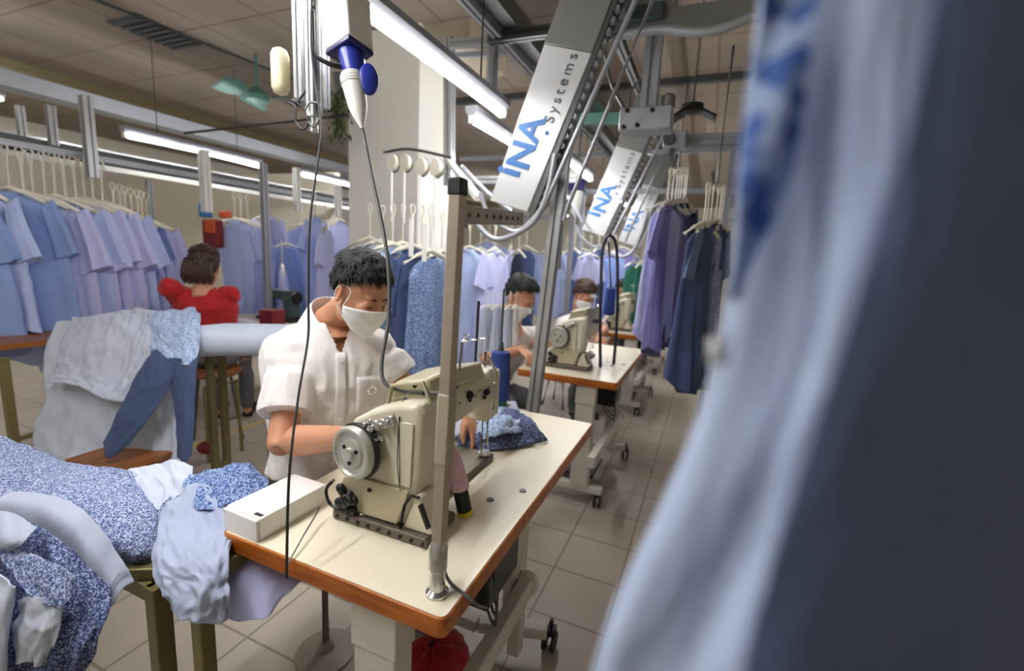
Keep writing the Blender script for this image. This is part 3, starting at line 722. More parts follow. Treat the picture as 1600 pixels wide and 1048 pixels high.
for dx, dz in ((-.09, -.035), (-.03, -.03), (-.08, .035), (.03, .03)): g.lathe(c+V((dx, -.061, dz)), [(.010, 0), (.010, .008), (.005, .01)], axis=V((0, -1, 0)), seg=12)
part('unit_bolt', g, 'black_metal', t)
part('bent_hose', B().tube(curve([c+V((-.08, 0, .05)), c+V((-.085, 0, .13)), c+V((-.03, 0, .19)), c+V((.04, 0, .18))], 16), .006, 8), 'cable_grey', t)
part('unit_arm', B().bar(c+V((-.35, 0, .03)), c+V((-.1, 0, .02)), .03, .05), 'fan_green', t)
t = thing('ceiling_fan', 'dark curved fan blade hanging under the ceiling right of the gear unit', 'fan', at(1082, 175, y=3.0))
p0, p1, p2 = at(1045, 188, y=3.0), at(1082, 168, y=3.0), at(1120, 182, y=3.0)
bl_ = [[p + V((0, dy, -.02*abs(dy)*8)) for dy in (-.07, 0, .07)] for p in curve([p0, p1, p2], 12)]
part('fan_blade', B().grid([q for r in bl_ for q in r], 12, 3), 'black_metal', t, thick=.008)
part('fan_hub', B().lathe(p1+V((0, .0, -.035)), [(.03, 0), (.06, .01), (.06, .05), (.03, .06)]), 'black_metal', t)
part('drop_rod', B().tube([p1, V((p1.x, p1.y, CEIL))], .008, 8), 'dark_steel', t)
a = at(1040, 222, y=2.9); b = at(1150, 226, y=2.9); beam('cross_rail', a, (b.x+.5, 2.9, a.z), .06, 'grey cross rail over the purple garments', m='galvanised')
t = thing('rail_joint', 'bolted metal joint block on the cross rail above the purple garments', 'rail joint', at(1055, 225, y=2.85))
c = at(1055, 220, y=2.85); part('joint_block', B().box(c, (.12, .09, .09)), 'galvanised', t, .006)
part('joint_wheel', B().lathe(c+V((-.03, -.06, .0)), [(.03, 0), (.035, .01), (.03, .02)], axis=V((0, 1, 0))), 'dark_steel', t)
c2 = at(1048, 245, y=2.85); part('joint_stem', B().bar(c, c2, .03, .03), 'dark_steel', t)
for k, (px, py, yy) in enumerate(((865, 300, 5.2), (960, 240, 5.6), (1030, 300, 7.0), (880, 340, 7.6))):
    a = at(px, py, y=yy); beam('cross_rail', (-3.2, yy, a.z), (1.4, yy, a.z), .05, ['pale cross rail at the third machine', 'cross rail under the ceiling by the second board', 'far cross rail by the third board', 'farthest pale cross rail over the workers'][k], m='galvanised', slot=False)
for k, (px, yy) in enumerate(((898, 5.0), (912, 6.6), (1138, 4.6))):
    a = at(px, 300, y=yy); post('frame_post', (a.x, yy, 0.0), (a.x, yy, 2.5), .05, ['slim post behind the slotted post, beside the second machine', 'distant slim post between the far workers', 'slim dark post by the hanging garments at the right'][k], 'galvanised')
# ---- left conveyor
ZL2 = at(110, 140, d=3.0).z
a = at(60, 205, d=3.0)
def along(p, y0, y1): return V((p.x, y0, p.z)), V((p.x, y1, p.z))
a = at(20, 224, d=2.7)
RAILA = a.copy()
p0, p1 = along(a, a.y-.6, a.y+4.5); beam('hanging_rail', p0, p1, .035, 'steel hanging rail at far left carrying the pale blue shirts', m='galvanised')
a = at(120, 235, d=3.3); p0, p1 = along(a, a.y-1.6, a.y+5); beam('hanging_rail', p0, p1, .05, 'second grey rail behind the leftmost hangers', m='dark_steel', slot=False)
a = at(100, 150, d=4.0); p0, p1 = along(a, a.y-2.4, a.y+7); beam('overhead_duct', p0, p1, .22, 'wide grey metal tray running below the ceiling at the left', 'duct', m='galvanised', slot=False, h=.12)
a = at(200, 248, d=4.2); p0, p1 = along(a, a.y-2.6, a.y+6); beam('overhead_duct', p0, p1, .10, 'narrow pale tray below the left tube lamp', 'duct', m='aluminium', slot=False, h=.06)
a = at(215, 265, d=4.0); p0, p1 = along(a, a.y-2.4, a.y+6); beam('hanging_rail', p0, p1, .05, 'black rail line just under the narrow pale tray', m='black_metal', slot=False)
a = at(300, 285, d=4.2); p0, p1 = along(a, a.y-1.8, a.y+4); beam('hanging_rail', p0, p1, .035, 'bright thin rail over the shirts beside the woman in red', m='white_enamel')
for k, (px, y0, y1, dd, w_) in enumerate(((133, 150, 275, 2.9, .055), (78, 165, 225, 3.1, .045), (30, 165, 222, 3.4, .045), (232, 280, 345, 3.7, .04))):
    a = at(px, y0, d=dd); b = at(px+2, y1, d=dd)
    post('frame_post', (a.x, a.y, a.z+.0), (a.x, a.y, b.z), w_, ['wide slotted post hanging left of the long tube lamp', 'slotted post hanging just right of the leftmost hangers', 'leftmost short slotted post under the tray', 'short grey post above the second shirt group'][k], 'aluminium')
for k, (px, y0, y1, dd, w_) in enumerate(((318, 235, 330, 3.6, .06), (411, 255, 495, 3.6, .045), (528, 290, 340, 4.4, .05), (463, 262, 330, 4.2, .05))):
    a = at(px, y0, d=dd); b = at(px, y1, d=dd)
    post('frame_post', (a.x, a.y, a.z), (a.x, a.y, 0 if k == 1 else b.z), w_, ['bright white short post crossing the left tube lamp', 'slim grey post between the woman in red and the man', 'short white post left of the column', 'short white post right of the left tube lamp'][k], 'white_enamel' if k != 1 else 'galvanised')
a = at(288, 208, d=3.4); b = at(545, 180, d=3.4); solo('thin_rod', B().tube([a, b], .01, 8), 'dark_steel', 'thin dark rod under the ceiling left of the power plug', 'rod')
# ---- green ceiling fans
def fan(c, r, lbl):
    t = thing('ceiling_fan', lbl, 'fan', c)
    part('drop_rod', B().tube([c, V((c.x, c.y, CEIL))], .012, 10), 'fan_green', t)
    part('fan_hub', B().lathe(c-V((0, 0, .06)), [(.03, 0), (.09, .02), (.1, .06), (.05, .12), (.02, .14)]), 'fan_green', t)
    for k in range(3):
        a = k*2*PI/3+.5; u = V((math.cos(a), math.sin(a), 0)); n = V((-u.y, u.x, 0)); rows_ = []
        for i in range(8):
            f = .12+(r-.12)*i/7; wd = .05+.06*math.sin(PI*i/9)
            rows_ += [c+u*f+n*wd*s+V((0, 0, s*.03)) for s in (-1, 0, 1)]
        part('fan_blade', B().grid(rows_, 8, 3), 'fan_green', t, thick=.006)
fan(at(402, 150, d=4.0), .34, 'green three blade ceiling fan left of the cream siren')
fan(at(940, 190, y=5.2), .6, 'pale green ceiling fan behind the tubes right of the large board')
# ---- hanging power unit
DP = 1.25; K = .81
c = at(545, 55, d=DP)
t = thing('power_profile', 'two grey aluminium uprights hanging from above left of the plug box', 'post', at(470, 190, d=DP+.05))
a = at(472, 0, d=DP+.1); b = at(472, 160, d=DP+.1); part('upright', B().slot((b.x, b.y, 2.95), (b.x, b.y, b.z), .030), 'aluminium', t)
a = at(490, 200, d=DP+.05); part('upright', B().slot((a.x, a.y, 2.95), (a.x, a.y, a.z+.03), .026), 'aluminium', t)
a = at(508, 170, d=DP+.2); part('upright', B().slot((a.x, a.y, 2.95), (a.x, a.y, a.z), .022), 'galvanised', t)
part('air_fitting', B().lathe(at(490, 196, d=DP+.05), [(.008, -.02), (.012, -.018), (.012, 0), (.008, .004), (.008, .02), (.014, .022), (.014, .035)]), 'chrome', t)
t = thing('siren_box', 'rounded cream plastic box hanging at the left of the uprights', 'electric box', at(438, 150, d=DP))
c = at(438, 112, d=DP+.1); R3 = Matrix.Rotation(math.radians(-40), 3, 'Z')
part('box_body', B().box(c, (.062, .05, .128), R3), 'cream_plastic', t, .022)
part('mount_plate', B().box(c+V((.035, .045, 0)), (.05, .02, .12), R3), 'cream_plastic', t, .003)
part('box_knob', B().lathe(at(458, 158, d=DP+.08), [(.008, 0), (.012, .003), (.008, .02)], axis=V((1, .2, -.3))), 'black_rubber', t)
loop = [at(x, y, d=DP+.04) for x, y in ((448, 158), (462, 168), (462, 190), (474, 202), (482, 188), (474, 168), (466, 160), (478, 140), (484, 120))]
solo('wire_loop', B().tube(curve(loop, 46), .0032, 8), 'black_rubber', 'black wire looped beside the cream box', 'cable')
loop = [at(x, y, d=DP) for x, y in ((476, 172), (485, 160), (500, 164), (502, 180), (490, 198), (482, 190))]
solo('wire_loop', B().tube(curve(loop, 30), .0028, 8), 'dark_steel', 'small metal wire ring around the air fitting', 'cable')
t = thing('plug_box', 'white box with a dark blue underside and flap, hanging from above', 'socket', at(545, 100, d=DP))
ax_u = V((.25, -.1, 1)).normalized()
q = [at(x, y, d=dd) for x, y, dd in ((508, 78, DP), (545, 52, DP-.06), (584, 80, DP), (548, 104, DP+.10))]
q2 = [p+V((-.02, .01, .13)) for p in q]
part('box_body', B().loft([q, q2]), 'white_plastic', t, .004)
part('socket_plate', B().loft([[p-V((0, 0, .012)) for p in q], q]), 'dark_blue_plastic', t, .003)
s0, s1 = at(548, 78, d=DP), at(556, 128, d=DP)
part('socket_sleeve', B().lathe(s0, [(.032, 0), (.034, .016), (.029, .08), (.027, .09)], axis=s1-s0, seg=30), 'blue_plastic', t)
f0 = at(576, 124, d=DP-.015)
R3 = (s1-s0).normalized(); fr_ = frame(V((.6, -.6, .1)), V((0, 0, 1)))
RM = Matrix((fr_[1], fr_[0], fr_[2])).transposed()
part('socket_flap', B().ell(f0, (.026, .011, .042), RM, 28, 16), 'blue_plastic', t)
p0, p1 = at(549, 116, d=DP-.01), at(565, 196, d=DP-.01)
t2 = thing('power_plug', 'white industrial plug pushed into the blue hanging socket', 'plug', p0)
part('plug_body', B().lathe(p0, [(.027, 0), (.031, .008), (.029, .04), (.025, .088), (.019, .112), (.013, .127), (.008, .137), (.005, .148)], axis=p1-p0, seg=30), 'white_plastic', t2)
g = B()
for k in range(3): g.lathe(p0+(p1-p0).normalized()*(.012+.007*k), [(.0305, 0), (.032, .002), (.0305, .004)], axis=p1-p0, seg=30)
part('grip_rib', g, 'white_plastic', t2)
cab = [at(x, y, d=d_) for x, y, d_ in ((565, 192, DP), (580, 270, 1.22), (597, 350, 1.18), (607, 420, 1.15), (607, 500, 1.13), (597, 560, 1.10), (600, 596, 1.08), (625, 610, 1.07), (660, 613, 1.05), (700, 616, .98), (710, 630, .93))]
solo('power_cable', B().tube(curve(cab, 80), .0048, 10), 'cable_grey', 'thick grey cable dropping from the plug past the man to the machine', 'cable')
cab = [at(x, y, d=d_) for x, y, d_ in ((487, 0, 1.2), (487, 80, 1.2), (500, 180, 1.18), (502, 210, 1.17), (484, 350, 1.14), (482, 470, 1.12), (481, 530, 1.1), (466, 620, 1.02), (452, 740, .94), (446, 860, .885))]
cab[-1].z = TZ+.004
solo('power_cable', B().tube(curve(cab, 80), .0028, 8), 'black_rubber', 'thin black cable hanging in front of the man down to the table edge', 'cable')
solo('thin_wire', B().tube([at(448, 884, z=TZ+.002), at(475, 835, z=TZ+.02), at(500, 793, z=TZ+.03)], .0018, 8), 'cable_grey', 'thin grey wire on the table between the cable and the white box', 'cable')
cab = [at(488, 10, d=1.22), at(489, 60, d=1.22), at(492, 85, d=1.21), at(515, 100, d=1.22), at(535, 105, d=1.24)]
solo('power_cable', B().tube(curve(cab, 30), .006, 8), 'black_rubber', 'short thick black lead bending into the blue socket', 'cable')
# ---- plant behind the plug
c = at(532, 185, y=2.9)
t = thing('hanging_plant', 'dark green trailing plant on the left side of the white column', 'plant', c)
g = B(); g2 = B(); r_ = random.Random(9)
for k in range(170):
    o = c+V((r_.uniform(-.07, .07), r_.uniform(-.05, .05), r_.uniform(-.14, .22))); dv = V((r_.uniform(-1, 1), r_.uniform(-1, .2), r_.uniform(-1.4, .2))).normalized()
    l = r_.uniform(.05, .10); d_, a_, b_ = frame(dv); w_ = .010
    (g if k % 3 else g2).add([o, o+d_*l*.5+a_*w_, o+d_*l, o+d_*l*.5-a_*w_, o+d_*l*.5+b_*.004], [(0, 1, 4), (1, 2, 4), (2, 3, 4), (3, 0, 4)])
part('foliage', g, 'leaf', t); part('young_leaves', g2, 'leaf_light', t)
st_ = B()
for k in range(5): st_.tube(curve([c+V((.02*k-.04, 0, .24)), c+V((.02*k-.05, -.02, .05)), c+V((.03*k-.06, -.01, -.14))], 10), .003, 6)
part('stem', st_, 'leaf', t); part('plant_pot', B().lathe(c+V((0, 0, .22)), [(.04, 0), (.06, .08), (.062, .09), (.05, .085)]), 'dark_steel', t)
# ---- round rollers beside the column
for k, (px, py) in enumerate(((612, 254), (632, 254), (657, 260), (680, 262))):
    c = at(px, py, y=2.25); t = thing('trolley_wheel', ['leftmost round white roller on the carrier rail by the column', 'second round white roller from the left by the column', 'third round white roller from the left by the column', 'rightmost round white roller by the column, next to the upright'][k], 'roller', c, 'rollers on the carrier rail')
    part('roller_disc', B().lathe(c-V((0, .01, 0)), [(.02, 0), (.045, .002), (.047, .012), (.045, .024), (.02, .026)], axis=V((.35, 1, 0)), seg=26), 'hanger_plastic', t)
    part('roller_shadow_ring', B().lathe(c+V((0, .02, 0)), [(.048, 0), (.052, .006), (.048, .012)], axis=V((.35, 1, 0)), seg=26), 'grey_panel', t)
    part('drop_stem', B().bar(c-V((0, 0, .03)), c-V((0, 0, .33)), .012, .008), 'white_plastic', t)
a = at(600, 238, y=2.27); b = at(705, 246, y=2.27); solo('carrier_rail', B().tube(curve([a, at(640, 233, y=2.27), b], 16), .008, 8), 'dark_steel', 'dark curved rail over the round rollers by the column', 'rail')

# ---- dark feed cable arching over the second station
y2 = 3.0
pts = [at(938, 596, y=2.75), at(938, 500, y=2.85), at(940, 410, y=2.9), at(944, 380, y=2.92), at(953, 368, y=2.94), at(962, 380, y=2.96), at(965, 420, y=3.0), at(964, 500, y=3.0), at(958, 580, y=2.9)]
solo('feed_cable', B().tube(curve(pts, 60), .010, 8), 'black_rubber', 'dark cable arching upside down over the second sewing table', 'cable')
c = at(951, 492, y=2.98)
t = thing('thread_cone', 'small dark blue thread cone hanging inside the cable arch at the second table', 'thread cone', c)
part('yarn', B().lathe(c, [(.03, 0), (.038, .01), (.032, .17), (.014, .18)]), 'thread_blue', t); part('spindle', B().tube([c+V((0, 0, .17)), at(951, 378, y=2.96)], .007, 8), 'black_metal', t)
# ---- second power plug far down the row
c = at(902, 290, y=4.6)
t = thing('plug_box', 'small distant dark blue socket with a white plug behind the slotted post', 'socket', c)
part('box_body', B().box(c+V((0, 0, .10)), (.16, .12, .10)), 'white_plastic', t, .005); part('socket_sleeve', B().box(c, (.17, .13, .10)), 'dark_blue_plastic', t, .01)
part('plug_body', B().lathe(c-V((0, 0, .05)), [(.06, 0), (.06, -.02), (.04, -.22), (.02, -.24)]), 'white_plastic', t)
part('drop_rod', B().tube([c+V((0, 0, .15)), V((c.x, c.y, CEIL))], .012, 8), 'aluminium', t)
# ---- loose tubes around the boards
for k, (P_, l) in enumerate((
    ([(735, 335, 2.0), (752, 358, 2.0), (775, 374, 2.0), (805, 366, 2.0), (835, 345, 2.0), (856, 300, 2.0), (868, 240, 2.0)], 'bent pale loop tube below the large white board'),
    ([(722, 260, 2.6), (760, 300, 2.5), (800, 330, 2.5)], 'pale slanted tube behind the metal post top'),
    ([(912, 350, 3.7), (895, 320, 3.7), (880, 300, 3.7)], 'short pale tube left of the second board'),
    ([(930, 380, 3.8), (960, 400, 3.8), (985, 396, 3.8), (1000, 370, 3.8), (1012, 330, 3.8)], 'bent pale loop tube below the second board'),
    ([(985, 395, 5.6), (1005, 405, 5.6), (1020, 390, 5.6), (1032, 350, 5.6)], 'bent pale loop tube below the smallest board'),
    ([(873, 240, 2.3), (878, 320, 2.3), (872, 420, 2.3)], 'slim upright tube just right of the slotted post'),
    ([(945, 80, 2.2), (955, 130, 2.3), (975, 170, 2.3)], 'thin dark strut from the board top to the gear unit'))):
    solo('bent_tube', B().tube(curve([at(x, y, y=w) for x, y, w in P_], 36), .013 if k != 6 else .008, 10), 'galvanised' if k != 6 else 'dark_steel', l, 'tube')
# ================================================================= HANGING GARMENTS
ORD = ['first', 'second', 'third', 'fourth', 'fifth', 'sixth', 'seventh', 'eighth', 'ninth', 'tenth', 'eleventh', 'twelfth', 'thirteenth', 'fourteenth', 'fifteenth', 'sixteenth']
def garment_proto(kind, seed, L=.74, wt=.20, wb=.25, sleeves=True, dep=.045):
    """cloth on a hanger, hook at the origin"""
    r_ = random.Random(seed); NT, NS = 26, 64; z0 = -.27; rings = []
    ph = [r_.uniform(0, 6.28) for _ in range(6)]
    for i in range(NT):
        t = i/(NT-1); z = z0 - L*t
        if t < .10: w = .05 + (wt-.05)*math.sin(t/.10*PI/2)
        else: w = wt + (wb-wt)*((t-.1)/.9)
        d_ = (.028 + dep*t)
        ring = []
        for j in range(NS):
            a = 2*PI*j/NS; amp = .10+.42*t
            k = 1 + amp*(math.sin(5*a+ph[0]+2*t)*.35 + math.sin(9*a+ph[1]-3*t)*.35 + math.sin(14*a+ph[2]+t)*.22)
            x = math.cos(a)*w*(1+amp*.25*math.sin(3*a+ph[3])); y = math.sin(a)*d_*k + .02*t*math.sin(4*x/w+ph[4])
            zz = z - .035*t*math.sin(2*a+ph[5]) - .02*(1-abs(math.cos(a)))*t
            n_ = fnoise((x*5, y*5, z*5), 1.2, seed)*.016*min(1, t*3)
            ring.append(V((x+n_, y+n_*.8, zz)))
        rings.append(ring)
    body = B().loft(rings)
    sl = []
    if sleeves:
        for s in (-1, 1):
            b = B(); rg = []
            for i in range(12):
                t = i/11; c = V((s*(wt-.03+.05*t), .01*math.sin(3*t+ph[1]), z0-.055-.27*t)); w = .045+.035*t; rg.append([c+V((math.cos(a*2*PI/20)*w*(1+.12*math.sin(a*1.3+ph[2])), math.sin(a*2*PI/20)*(.022+.014*t)*(1+.25*math.sin(a*2.1+ph[0])), (.05*s*math.cos(a*2*PI/20))*(1-.3*t))) for a in range(20)])
            sl.append(b.loft(rg))
    col_ = B().lathe((0, 0, z0-.015), [(.046, 0), (.050, .012), (.043, .035), (.040, .036), (.044, .01)], seg=26)
    return body, sl, col_
def hanger_mesh():
    g = B().tube(curve([(0, 0, 0), (.012, 0, -.012), (.015, 0, -.03), (.004, 0, -.07), (0, 0, -.13), (0, 0, -.22)], 18), .0048, 8)
    g.tube(curve([(0, 0, 0), (-.012, 0, -.012), (-.014, 0, -.03), (-.004, 0, -.07), (0, 0, -.13)], 14), .0044, 8)
    g.tube([(-.17, 0, -.295), (-.09, 0, -.255), (0, 0, -.225), (.09, 0, -.255), (.17, 0, -.295)], [.010, .012, .015, .012, .010], 8)
    return g.mesh('hanger', 'hanger_plastic')
HM = hanger_mesh()
PRO = {}
def mkproto(key, *a, **k):
    b, sl, c = garment_proto(key, *a, **k); PRO[key] = [b.mesh('body', 'pale_blue'), [s.mesh('sleeve', 'pale_blue') for s in sl], c.mesh('collar', 'pale_blue')]
mkproto('shirt_a', 1); mkproto('shirt_b', 2, L=.80, wt=.19, wb=.22, dep=.05); mkproto('shirt_c', 3, L=.70, wt=.21, wb=.27)
mkproto('piece_a', 4, L=.78, wt=.10, wb=.17, sleeves=False, dep=.05); mkproto('piece_b', 5, L=.90, wt=.13, wb=.15, sleeves=False, dep=.045)
mkproto('long_a', 6, L=.98, wt=.14, wb=.13, sleeves=True, dep=.03)
def omat(o, m): 
    o.material_slots[0].link = 'OBJECT'; o.material_slots[0].material = M[m]
def hang(p, proto, m, rz, label, grp, sc=1., hanger=True, tilt=0., hl=None):
    p = V(p); n = 'hanging_garment'
    t = thing(n, label, 'garment', p, grp); t.rotation_euler = (tilt, 0, rz); t.scale = (sc, sc, sc)
    b, sl, c = PRO[proto]
    def lk(name, me):
        o = bpy.data.objects.new(name, me); COL.objects.link(o); o.parent = t; omat(o, m); return o
    lk('body', b)
    for s in sl: lk('sleeve', s)
    if sl: lk('collar', c)
    if hanger:
        h = bpy.data.objects.new('clothes_hanger', HM); COL.objects.link(h); h.location = p; h.rotation_euler = (tilt, 0, rz); h.scale = (sc, sc, sc)
        tag(h, hl or ('white plastic hanger holding the '+label)[:110], 'hanger', 'white hangers')
        h['label'] = ' '.join(h['label'].split()[:16])
    return t
CN = dict(pale_blue='pale blue', pale_lilac='pale lilac', sky_blue='sky blue', mid_blue='mid blue', violet_blue='violet blue', denim='denim blue', dark_navy='dark navy', slate_blue='slate blue', teal_cloth='teal green', grey_cloth='grey', ice_grey='ice grey', print_leaf='leaf printed', print_soft='soft printed', print_dark='dark printed', print_close='blue printed')
def rack(start, end, n, protos, mats, where, grp, sc=1., rz0=0., jit=.35, seed=0, hanger=True):
    r_ = random.Random(seed); start, end = V(start), V(end)
    for i in range(n):
        f = i/(n-1) if n > 1 else 0
        m = mats[i % len(mats)]
        kd = 'shirt' if 'shirt' in protos[i % len(protos)] else 'garment'
        hang(start.lerp(end, f)+V((r_.uniform(-.01, .01), 0, 0)), protos[i % len(protos)], m, rz0+r_.uniform(-jit, jit), '%s %s hanging %s %s' % (CN[m], kd, ORD[i], where), grp, sc*r_.uniform(.96, 1.05), hanger, hl='white hanger %s %s' % (ORD[i], where))
# A: leftmost rack
a = RAILA; 
rack((a.x, a.y-.32, a.z-.01), (a.x, a.y-.04, a.z-.01), 3, ['shirt_a', 'shirt_c'], ['sky_blue', 'pale_blue', 'sky_blue'], 'of three at the left picture edge', 'shirts at the left edge', 1.12, .35, .3, 1)
rack((a.x, a.y+.02, a.z-.01), (a.x, a.y+.42, a.z-.01), 9, ['shirt_b', 'shirt_a', 'shirt_b', 'shirt_c'], ['pale_blue', 'sky_blue', 'pale_lilac', 'pale_blue', 'pale_lilac', 'sky_blue', 'pale_lilac', 'pale_lilac', 'pale_blue'], 'from the left on the left rack', 'shirts on the left rack', 1.2, .55, .4, 2)
# B: second bunch
b0 = at(176, 285, d=3.2); b1 = at(228, 300, d=3.6)
rack(b0, b1, 7, ['shirt_b', 'piece_a', 'piece_a'], ['pale_lilac', 'sky_blue', 'pale_lilac', 'mid_blue', 'pale_lilac', 'pale_lilac', 'pale_lilac'], 'from the left in the bunch left of the red shirt', 'shirts in the second bunch', .92, .9, .5, 3)
# C: long pale ones right of the woman
b0 = at(366, 300, d=4.0); b1 = at(385, 305, d=4.3)
rack(b0, b1, 3, ['long_a', 'piece_b'], ['pale_blue', 'pale_lilac'], 'in the bunch right of the red shirt', 'shirts right of the woman in red', 1.0, .9, .4, 4)
for k, (px, py, dd, pr, m) in enumerate(((418, 300, 4.6, 'long_a', 'pale_lilac'), (447, 345, 4.4, 'piece_a', 'sky_blue'), (470, 318, 4.8, 'shirt_a', 'pale_blue'), (492, 300, 4.4, 'long_a', 'pale_blue'), (508, 318, 4.2, 'shirt_b', 'pale_lilac'), (440, 375, 4.0, 'piece_b', 'pale_lilac'), (532, 310, 4.9, 'shirt_a', 'pale_lilac'))):
    hang(at(px, py, d=dd), pr, m, .5+k*.4, '%s garment hanging %s from the left behind the man, right of the slim post' % (CN[m], ORD[k]), 'shirts behind the man', .95, hl='white hanger %s from the left behind the man' % ORD[k])
# D: by the column
zc = at(640, 318, y=2.25)
for k, (px, py, yy, pr, m, s_, rz) in enumerate(((578, 318, 2.30, 'piece_b', 'ice_grey', .9, .2), (598, 320, 2.35, 'piece_b', 'denim', .92, 1.1), (614, 318, 2.2, 'long_a', 'chambray', .98, 1.1), (630, 318, 2.3, 'piece_b', 'slate_blue', 1.0, 1.0), (645, 318, 2.2, 'long_a', 'denim', 1.0, 1.2), (660, 322, 2.3, 'piece_b', 'print_leaf', 1.0, 1.3), (674, 322, 2.2, 'piece_b', 'print_close', 1.05, 1.3), (692, 330, 2.35, 'piece_a', 'print_soft', 1.0, 1.4))):
    hang(at(px, py, y=yy), pr, m, rz, '%s garment %s from the left in the bunch by the column' % (dict(CN, chambray='chambray')[m], ORD[k]), 'garments by the column', s_, hl='white hanger %s from the left by the column' % ORD[k])
for k, (px, py) in enumerate(((643, 345), (664, 352))):
    p = at(px, py, y=2.12); solo('paper_tag', B().box(p-V((0, 0, .09)), (.028, .008, .20)), 'card_white', 'narrow white tag hanging %s the printed garments by the column' % ('left over' if k == 0 else 'right over'), 'tag', 'white tags', .002)
# E: beyond the column and behind the workers
cols = ['pale_blue', 'sky_blue', 'pale_lilac', 'mid_blue', 'pale_blue', 'pale_lilac', 'denim', 'pale_blue', 'sky_blue', 'violet_blue', 'pale_lilac', 'pale_blue']
for k, (px, py, dd, pr, m) in enumerate(((735, 345, 3.9, 'long_a', 'pale_blue'), (752, 352, 4.4, 'shirt_a', 'sky_blue'), (775, 348, 4.0, 'shirt_b', 'pale_lilac'), (800, 350, 4.6, 'piece_a', 'pale_lilac'), (812, 355, 4.4, 'piece_b', 'dark_navy'), (824, 352, 4.8, 'piece_b', 'denim'), (765, 345, 5.2, 'shirt_c', 'pale_blue'))):
    hang(at(px, py, d=dd), pr, m, .4+k*.5, '%s garment hanging %s in the bunch above the dark haired worker' % (CN[m], ORD[k]), 'garments over the boy', .95, hl='white hanger %s over the boy' % ORD[k])
for k in range(12):
    px = 862+k*12.5; dd = 5.6+(k*37 % 5)*.35; m = cols[k]
    if k > 9: continue
    hang(at(px, 362+(k % 3)*3, d=dd), ['shirt_b', 'piece_b', 'long_a'][k % 3], m, .3+k*.7, '%s garment %s from the left in the far row behind the workers' % (CN[m], ORD[k]), 'garments in the far row', .95, hl='white hanger %s in the far row' % ORD[k])
for k, (px, m) in enumerate(((994, 'teal_cloth'), (1006, 'teal_cloth'), (1016, 'grey_cloth'))):
    hang(at(px, 378, d=4.9), 'piece_b', m, 1.0+k*.3, '%s garment %s of three behind the smallest worker' % (CN[m], ORD[k]), 'teal garments', .92, hl='white hanger %s of the teal bunch' % ORD[k])
for k in range(8):
    m = ['pale_blue', 'pale_lilac', 'sky_blue'][k % 3]
    hang(at(560+k*24, 362, d=8.5), ['shirt_b', 'long_a'][k % 2], m, k*.6, '%s distant shirt %s from the left at the back of the hall' % (CN[m], ORD[k]), 'distant shirts', 1.1, hanger=False)
# G: purple bunch at the aisle
b0 = at(1046, 262, d=2.75); b1 = at(1075, 262, d=3.05)
rack(b0, b1, 8, ['long_a', 'piece_b', 'long_a', 'piece_a'], ['violet_blue', 'pale_lilac', 'slate_blue', 'violet_blue', 'denim', 'violet_blue', 'dark_navy', 'denim'], 'in the purple bunch beside the aisle', 'garments in the purple bunch', .88, 1.15, .4, 6)
b0 = at(1108, 285, d=2.3); b1 = at(1135, 290, d=2.55)
rack(b0, b1, 6, ['piece_b', 'long_a'], ['denim', 'slate_blue', 'mid_blue', 'denim', 'print_leaf', 'dark_navy'], 'in the blue bunch beside the blurred garment', 'garments in the blue bunch', .86, 1.3, .4, 7)
# hanging rods for the right bunches
for px, dd, l in ((1060, 2.9, 'hook rail carrying the purple bunch'), (1120, 2.42, 'hook rail carrying the blue bunch')):
    p = at(px, 262 if px < 1100 else 286, d=dd)
    solo('hook_rail', B().tube([p+V((-.02, -.3, .0)), p+V((0, .5, .0))], .008, 8).tube([p, V((p.x, p.y, 2.5))], .008, 8), 'dark_steel', 'thin '+l, 'rail')

# ================================================================= FOREGROUND BLURRED GARMENT, ADDED SHADE CLOTH
t = thing('hanging_garment', 'huge blurred pale blue garment hanging in front of the lens at the right', 'garment', at(1350, 524, d=.2))
ed = [(1200, -160), (1183, 0), (1166, 150), (1152, 300), (1138, 440), (1112, 580), (1062, 720), (1010, 840), (958, 960), (925, 1060), (890, 1200)]
prof = [(0, .200), (30, .190), (70, .184), (110, .179), (150, .175), (200, .166), (245, .160), (300, .156), (360, .156), (430, .170), (560, .22)]
rows = [[at(x+dx*(1+.0), y, d=dd*(1.06-.014*i)+.0015*math.sin(i*1.3+j)) for j, (dx, dd) in enumerate(prof)] for i, (x, y) in enumerate(ed)]
part('garment_cloth', sheet(rows, 60, 90, .0014, 22, 2, sharp=.3), 'front_cloth', t, thick=.0012)
ed2 = [(1186, -160, 1300), (1190, 0, 1280), (1172, 120, 1262), (1158, 240, 1240), (1150, 330, 1214), (1146, 400, 1180), (1140, 470, 1152)]
rows = [[at(x0+(x1-x0)*f, y, d=.162+.006*math.sin(i+f*3)) for f in (0, .33, .66, 1)] for i, (x0, y, x1) in enumerate(ed2)]
part('printed_facing', sheet(rows, 40, 24, .001, 26, 4), 'print_facing', t, thick=.001)
part('care_label', B().grid([at(x, y, d=.165) for y in (528, 572) for x in (1108, 1137)], 2, 2), 'card_white', t, thick=.0006)
t = thing('hanging_garment', 'dark slate blue cloth added as shade, very blurred, filling the right edge of the picture', 'garment', at(1500, 524, d=.13))  # no real garment: dark cloth added where the right side falls into shade
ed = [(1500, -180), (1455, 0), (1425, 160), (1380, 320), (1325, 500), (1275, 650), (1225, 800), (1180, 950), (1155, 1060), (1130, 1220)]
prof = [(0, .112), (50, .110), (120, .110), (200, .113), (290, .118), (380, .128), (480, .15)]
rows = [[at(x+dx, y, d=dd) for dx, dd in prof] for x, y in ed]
part('garment_cloth', sheet(rows, 50, 60, .0015, 26, 6, sharp=.3), 'shade_slate', t, thick=.0012)  # the added shade cloth, not part of a real garment

